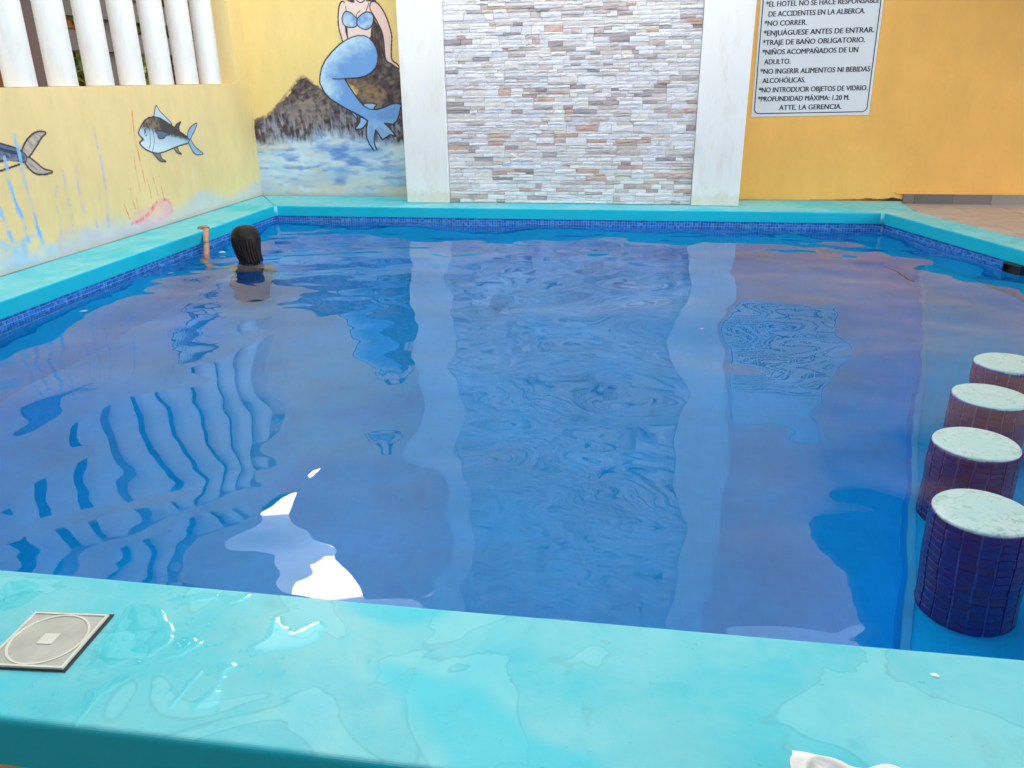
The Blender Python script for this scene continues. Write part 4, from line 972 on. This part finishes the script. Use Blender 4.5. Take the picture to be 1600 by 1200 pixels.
# ================================================================== SKIMMER LID on the near kerb
m_lid = simple('lid_plastic', (0.47, 0.50, 0.46), 0.42, var=0.14, scale=14, bmp=0.1)
m_lid2 = simple('lid_rim', (0.72, 0.74, 0.68), 0.35, var=0.06, scale=30, bmp=0.05)
m_dark = simple('dark_gap', (0.03, 0.035, 0.045), 0.8)
lid = empty('access_lid', (-1.190, 1.193, 0), (0, 0, math.radians(4.5)))
tag(lid, 'square grey access lid with raised round ring set in the near turquoise kerb', 'lid')
hw = 0.086
bm = bmesh.new(); box_bm(bm, (-hw-0.004, -hw-0.003, 0.0008), (hw+0.006, hw+0.007, 0.0030), 0.0006, 1); link('recess', bm_mesh(bm, 'recess'), m_dark, lid)
bm = bmesh.new(); box_bm(bm, (-hw, -hw, 0.0034), (hw, hw, 0.0062), 0.001, 1); link('plate', bm_mesh(bm, 'plate'), m_lid, lid)
def frame_bm(h0, h1, o, wdt):
    bm = bmesh.new()
    for a_, b_ in (((-o, -o), (o, -o+wdt)), ((-o, o-wdt), (o, o)), ((-o, -o+wdt), (-o+wdt, o-wdt)), ((o-wdt, -o+wdt), (o, o-wdt))): box_bm(bm, (*a_, h0), (*b_, h1))
    return bm
link('rim', bm_mesh(frame_bm(0.0064, 0.0084, hw-0.001, 0.0052), 'rim'), m_lid2, lid)
bm = bmesh.new(); n = 64; prev = None
for k in range(n+1):
    a_ = 2*math.pi*k/n
    cur = [(rr_*math.cos(a_), rr_*math.sin(a_), zz) for rr_, zz in ((0.0800, 0.0063), (0.0795, 0.0082), (0.0752, 0.0082), (0.0745, 0.0063))]
    cur = [bm.verts.new(p) for p in cur]
    if prev:
        for j in range(3): bm.faces.new((prev[j], prev[j+1], cur[j+1], cur[j]))
    prev = cur
bmesh.ops.remove_doubles(bm, verts=bm.verts, dist=1e-6); bmesh.ops.recalc_face_normals(bm, faces=bm.faces)
link('ring', bm_mesh(bm, 'ring'), m_lid2, lid)
bm = bmesh.new(); box_bm(bm, (-0.017, -0.017, 0.0064), (0.017, 0.017, 0.0078), 0.0006, 1)
o = link('centre_plate', bm_mesh(bm, 'centre_plate'), m_lid2, lid)

# black skimmer mouth on the right inner wall
q0 = Vector((rx(5.36)+0.0, 5.36, 0))
sk = empty('skimmer_mouth', (rx(5.73)-0.006, 5.73, -0.121), (0, 0, math.atan(-RS)*-1 if False else -math.atan(RS)*-1))
sk.rotation_euler = (0, 0, math.atan(RS)); tag(sk, 'black plastic skimmer mouth under the right kerb lip by the water', 'skimmer')
m_blk = simple('black_plastic', (0.012, 0.018, 0.016), 0.4)
bm = bmesh.new()
for a_, b_ in (((-0.03, -0.14, 0.012), (0.02, 0.02, 0.024)), ((-0.03, -0.14, -0.050), (0.02, 0.02, -0.040)), ((-0.03, 0.010, -0.040), (0.02, 0.02, 0.012)), ((-0.03, -0.14, -0.040), (0.02, -0.13, 0.012))): box_bm(bm, a_, b_, 0.002, 1)
link('frame', bm_mesh(bm, 'frame'), m_blk, sk)
bm = bmesh.new(); box_bm(bm, (-0.004, -0.129, -0.039), (0.004, 0.009, 0.011), 0.001, 1); link('flap', bm_mesh(bm, 'flap'), m_blk, sk)

# ================================================================== PUDDLES on the near kerb
m, t, b = newmat('puddle_water'); t.nodes.remove(b)
tr = N(t, 'ShaderNodeBsdfTransparent'); tr.inputs[0].default_value = (0.74, 0.985, 1.0, 1); gl = N(t, 'ShaderNodeBsdfGlossy'); gl.inputs['Roughness'].default_value = 0.04
fr = N(t, 'ShaderNodeFresnel'); fr.inputs['IOR'].default_value = 1.4; ms = N(t, 'ShaderNodeMixShader')
bf = N(t, 'ShaderNodeNewGeometry'); fm = N(t, 'ShaderNodeMath', operation='SUBTRACT'); fm.use_clamp = True; t.links.new(fr.outputs[0], fm.inputs[0]); t.links.new(bf.outputs['Backfacing'], fm.inputs[1])
t.links.new(fm.outputs[0], ms.inputs[0]); t.links.new(tr.outputs[0], ms.inputs[1]); t.links.new(gl.outputs[0], ms.inputs[2]); t.links.new(ms.outputs[0], t.nodes['Material Output'].inputs[0]); M_puddle = m
def kerb_pts(off, sc, pts): return [gp(off[0]+a/sc, off[1]+b_/sc) for a, b_ in pts]
pud = [[(600, 310), (560, 390), (520, 440), (460, 500), (440, 560), (400, 610), (470, 600), (560, 580), (660, 550), (760, 530), (850, 470), (860, 400), (800, 300), (700, 260)],
       [(430, 700), (500, 680), (560, 640), (640, 620), (650, 660), (560, 700), (480, 760), (400, 860), (370, 870), (410, 790)],
       [(940, 770), (1000, 730), (1050, 690), (1090, 640), (1140, 620), (1100, 680), (1105, 720), (1070, 780), (1010, 805), (950, 800)],
       [(1350, 340), (1400, 330), (1470, 400), (1600, 350), (1600, 450), (1450, 500), (1320, 520), (1250, 480), (1330, 430)],
       [(960, 215), (1020, 205), (1100, 225), (1250, 215), (1240, 250), (1150, 270), (1060, 250), (960, 262), (850, 262), (840, 250)],
       [(800, 520), (880, 490), (930, 440), (1010, 455), (980, 500), (900, 540), (830, 545)],
       [(1100, 560), (1190, 570), (1170, 610), (1110, 640), (1080, 620)],
       [(860, 790), (840, 770), (960, 640), (1000, 600), (1010, 620), (930, 720)],
       [(700, 850), (640, 895), (632, 888), (740, 800), (830, 710), (840, 720)],
       [(0, 200), (60, 150), (160, 160), (200, 210), (150, 260), (60, 290), (0, 300)]]
v, f = [], []
def puddle(poly, hmax):
    p = np.array(poly); 
    lo, hi = p.min(0)-.01, p.max(0)+.01; st = 0.005
    us, vs_ = np.arange(lo[0], hi[0], st), np.arange(lo[1], hi[1], st); U, V = np.meshgrid(us, vs_)
    rr_ = Raster.__new__(Raster); d = Raster.segdist(rr_, U, V, p, True); ins = np.zeros(U.shape, bool); n = len(p)
    for k in range(n):
        (x1, y1), (x2, y2) = p[k], p[(k+1) % n]
        if y1 == y2: continue
        ins ^= ((y1 > V) != (y2 > V)) & (U < (x2-x1)*(V-y1)/(y2-y1)+x1)
    sd_ = np.where(ins, d, -d)+(fbm(U*40, V*40, 3, 4)-.5)*0.020
    h = hmax*np.sqrt(np.clip(sd_/0.014, 0, 1))*(1+0.35*(fbm(U*55, V*55, 2, 8)-.5)); keep = sd_ > 0
    idm = {}; base = len(v)
    for j in range(U.shape[0]-1):
        for i in range(U.shape[1]-1):
            if keep[j:j+2, i:i+2].any():
                ids = []
                for jj, ii in ((j, i), (j, i+1), (j+1, i+1), (j+1, i)):
                    if (jj, ii) not in idm:
                        idm[(jj, ii)] = len(v); v.append((U[jj, ii], V[jj, ii], 0.0004+h[jj, ii] if keep[jj, ii] else -0.0006))
                    ids.append(idm[(jj, ii)])
                f.append(ids)
for i, pts in enumerate(pud): puddle(smooth(kerb_pts((0, 860), 3.2, pts), 3), 0.0010)
for _ in range(70):
    px, py = random.gauss(300, 110), random.gauss(1010, 48)
    if py < 925: continue
    c_ = np.array(gp(px, py)); s_ = random.uniform(0.003, 0.008)
    if c_[1] > INY-0.02 or c_[1] < ONY+0.02: continue
    if abs(c_[0]+1.19) < 0.11 and abs(c_[1]-1.19) < 0.11: continue
    base = len(v); n = 9
    v.append((c_[0], c_[1], 0.0022)); 
    for rf, zf in ((0.7, 0.0016), (1.0, -0.0003)):
        for k in range(n): v.append((c_[0]+s_*rf*math.cos(2*math.pi*k/n), c_[1]+s_*rf*math.sin(2*math.pi*k/n)*1.3, zf))
    for k in range(n): f.append((base, base+1+k, base+1+(k+1) % n)); f.append((base+1+k, base+1+n+k, base+1+n+(k+1) % n, base+1+(k+1) % n))
tag(link('spilled_water', mesh('spilled_water', v, f, True), M_puddle), 'clear puddles and drops spilled over the near turquoise kerb', None, None, 'stuff')

# ================================================================== CRUMPLED WHITE CLOTH at the bottom edge
m_cloth = simple('white_cloth', (0.80, 0.81, 0.81), 0.85, var=0.04, scale=10, bmp=0.3, bscale=200)
nu_, nv_ = 110, 70
us = np.linspace(0, 1, nu_); vs_ = np.linspace(0, 1, nv_); Ug, Vg = np.meshgrid(us, vs_)
edge_t = 1.098+0.012*np.sin(Ug*7+2.0)+0.03*(vnoise(Ug*6, Ug*0, 4)-.5)-0.035*np.abs(Ug-.5)*2*(Ug > .5)-0.05*np.clip(0.25-Ug, 0, 1)
Yc = (ONY-0.05)+(edge_t-(ONY-0.05))*Vg
Xc = 0.305+0.315*Ug+0.014*(vnoise(Vg*6, Ug*2, 7)-.5)
rid = 1-np.abs(2*vnoise(Ug*4+Vg*2.5, Vg*3-Ug*1.5, 12)-1); rid2 = 1-np.abs(2*vnoise(Ug*9-Vg*4, Vg*7+Ug*5, 15)-1)
Zc = 0.003+np.clip(Vg*0+1, 0, 1)*(0.012*rid**2+0.006*rid2)*np.minimum(1, np.minimum(Ug, 1-Ug)*10+0.1)*np.minimum(1, (1-Vg)*9+0.12)
out_ = np.clip((ONY+0.005-Yc)/0.055, 0, 1); Zc = Zc-0.11*out_**1.0*np.clip(out_*1.5, 0, 1); Yc = np.where(out_ > 0, ONY-0.006-0.012*rid*out_-0.004, Yc)
vv = np.stack([Xc.ravel(), Yc.ravel(), Zc.ravel()], 1); idx = np.arange(nu_*nv_).reshape(nv_, nu_)
q = np.stack([idx[:-1, :-1], idx[:-1, 1:], idx[1:, 1:], idx[1:, :-1]], -1).reshape(-1, 4)
me = mesh('cloth', vv, q.tolist(), True); o = link('cloth', me, m_cloth); md = o.modifiers.new('thick', 'SOLIDIFY'); md.thickness = 0.0015; md.offset = 1
tag(o, 'crumpled white cloth lying over the outer edge of the near kerb', 'cloth')

# small flecks: on the kerb, floating, and one standing for a water sparkle
m_fleck = simple('white_fleck', (0.8, 0.85, 0.85), 0.4, bmp=0)
def fleck(x, y, z, s, lab, el=1.6, rz=0.5, nm='fleck'):
    bm = bmesh.new(); bmesh.ops.create_uvsphere(bm, u_segments=12, v_segments=6, radius=1)
    for v_ in bm.verts: k_ = 1+0.25*math.sin(v_.co.x*5+v_.co.y*3); v_.co = Vector((v_.co.x*s*el*k_, v_.co.y*s*k_, v_.co.z*s*0.25))
    o = link(nm, bm_mesh(bm, nm, True), m_fleck, None, (x, y, z)); o.rotation_euler = (0, 0, rz); tag(o, lab, 'fleck')
x, y = gp(1462, 1056); fleck(x, y, 0.001, 0.006, 'tiny white fleck on the near kerb at the right', 1.4, -0.5)
x, y = gp(132, 487, WZ); fleck(x, y, WZ+0.001, 0.018, 'reflection sparkle near the left kerb, shaped as a small white fleck, nearest the camera', 1.3, 0.2)
x, y = gp(268, 429, WZ); fleck(x, y, WZ+0.001, 0.014, 'small white fleck floating left of the raised arm', 1.3, 0.2)
x, y = gp(348, 394, WZ); fleck(x, y, WZ+0.001, 0.018, 'small white fleck floating between the arm and the dark hair', 1.5, 0.2)
x, y = gp(1097, 514, WZ); fleck(x, y, WZ+0.001, 0.007, 'tiny white fleck floating in the middle of the pool', 1.2, 0.2)

# ================================================================== THE YARD BEYOND THE COLUMNS
m_or = simple('terracotta_wall', (0.62, 0.24, 0.08), 0.8); m_br = simple('dark_brown_timber', (0.045, 0.022, 0.016), 0.6)
m_post = simple('brown_steel', (0.10, 0.035, 0.028), 0.5)
box('timber_post', (-5.28, 6.42, GZ), (-5.14, 7.02, 3.2), m_post); tag(bpy.data.objects['timber_post'], 'wide dark brown post seen between the first two white columns', 'post')
nb = tag(box('added_glare_block', (-7.6, 13.0, GZ), (-5.75, 16.0, 5.6), simple('beige_render', (0.62, 0.50, 0.42), 0.8)), 'pale beige block added out of view to shape the water glare', 'building')  # added unseen block, breaks up the bright glare mirrored in the water
hb_ = tag(empty('neighbour_house', (-8.2, 10, GZ)), 'orange house with dark shutters beyond the white columns', 'house')
def hbox(name, a, b, mt): 
    o = box(name, a, b, mt); o.parent = hb_; o.matrix_parent_inverse = Matrix.Translation((8.2, -10, -GZ)); return o
hbox('wall', (-8.6, 3, GZ), (-8.2, 24, 3.9), m_or)
hbox('eave', (-8.7, 3, 3.91), (-8.0, 24, 4.05), m_br)
for k in range(14): hbox('shutter_slat', (-8.195, 12.0, 0.75+0.085*k), (-8.15, 13.0, 0.75+0.085*k+0.05), simple('slat_grey', (0.30, 0.33, 0.32), .5) if k == 0 else bpy.data.materials['slat_grey'])
gr_ = box('added_sky_slab', (-8.15, 0.0, 3.62), (-4.2, 13.2, 3.75), m_br); tag(gr_, 'dark slab added beyond the white columns to block the sky', 'roof')  # added unseen slab, keeps sky and sun out of the column gaps
pg = tag(empty('pergola', (-6, 9, GZ)), 'dark timber pergola beams behind the white columns', 'pergola')
for z_, y0, y1 in ((1.78, 7.6, 16), (1.44, 7.6, 16), (2.10, 7.6, 16)):
    o = box('beam', (-6.12, y0, z_), (-6.0, y1, z_+0.20), m_br); o.parent = pg; o.matrix_parent_inverse = Matrix.Translation((6, -9, -GZ))
for y_ in (9.05, 12.0, 15.2):
    o = box('post', (-6.29, y_, GZ), (-6.13, y_+0.16, 2.5), m_br); o.parent = pg; o.matrix_parent_inverse = Matrix.Translation((6, -9, -GZ))
m, t, b = newmat('leaf'); src = N(t, 'ShaderNodeNewGeometry').outputs['Random Per Island']
r_ = ramp(t, src, [(0.0, (0.08, 0.18, 0.03)), (0.5, (0.20, 0.34, 0.06)), (1.0, (0.50, 0.56, 0.16))]); t.links.new(r_.outputs[0], b.inputs['Base Color']); b.inputs['Roughness'].default_value = 0.5
b.inputs['Subsurface Weight'].default_value = 0.0; M_leaf = m
def bush(cx, cy, z0, z1, rad, n, lab):
    root = tag(empty('garden_shrub', (cx, cy, GZ)), lab, 'shrub'); v, f = [], []
    for _ in range(n):
        a_ = random.random()*6.28; rr_ = rad*random.random()**.5; zz = random.uniform(z0, z1)
        clump = vnoise(np.array([a_*1.7+cx]), np.array([zz*3.0]), 3)[0]
        if clump < 0.42: continue
        c_ = Vector((rr_*math.cos(a_), rr_*math.sin(a_), zz-GZ)); d_ = Vector((random.gauss(0, 1), random.gauss(0, 1), random.gauss(0, .7))).normalized(); e_ = d_.cross(Vector((random.gauss(0, 1), random.gauss(0, 1), 1))).normalized()
        L_, W_ = random.uniform(.07, .13), random.uniform(.02, .04); k = len(v)
        v += [tuple(c_-d_*L_), tuple(c_+e_*W_), tuple(c_+d_*L_), tuple(c_-e_*W_)]; f.append((k, k+1, k+2, k+3))
    link('foliage', mesh('foliage', v, f), M_leaf, root)
    bm = bmesh.new()
    for k in range(5):
        g_ = bmesh.ops.create_cone(bm, segments=6, radius1=0.03, radius2=0.012, depth=z1-GZ, cap_ends=True)
        for v_ in g_['verts']: v_.co += Vector((0.1*math.cos(k*1.3)*(1+v_.co.z), 0.1*math.sin(k*1.3)*(1+v_.co.z), (z1-GZ)/2))
    link('stem', bm_mesh(bm, 'stem'), m_br, root)
bush(-6.9, 9.8, 0.6, 2.2, 0.7, 1300, 'loose green shrub behind the third white column gap')
bush(-7.0, 11.9, 0.3, 2.4, 0.8, 1500, 'larger green shrub farther along behind the white columns')
bush(-4.9, 4.6, 0.2, 1.15, 0.35, 500, 'low green plant just behind the sill at the left edge')

# ================================================================== ROOFS that shade the bar side and the near side
m_roof = simple('roof_boards', (0.20, 0.13, 0.08), 0.8, var=0.2, scale=4); m_broof = simple('dark_roof_boards', (0.05, 0.04, 0.035), 0.9, var=0.2, scale=4)
roof = tag(empty('bar_roof', (4, 4, GZ)), 'dark timber roof above the swim-up bar beside the pool', 'roof')
def rbox(name, a, b, mt):
    o = box(name, a, b, mt); o.parent = roof; o.matrix_parent_inverse = Matrix.Translation((-4, -4, -GZ)); return o
rbox('roof_deck', (2.0, 0.9, 2.76), (7, BY-0.01, 2.9), m_broof); rbox('post', (4.9, 1.0, GZ), (5.1, 1.2, 2.75), m_br)
ver = tag(empty('house_veranda', (0, -2, GZ)), 'veranda of the hotel building behind the viewer', 'building')
def vbox(name, a, b, mt):
    o = box(name, a, b, mt); o.parent = ver; o.matrix_parent_inverse = Matrix.Translation((0, 2, -GZ)); return o
vbox('wall', (-5, -3.2, GZ), (7, -3.0, 3.2), simple('pale_render', (0.22, 0.26, 0.28), 0.8)); vbox('roof_slab', (-5, -3.0, 2.5), (7, 0.85, 2.62), m_roof)
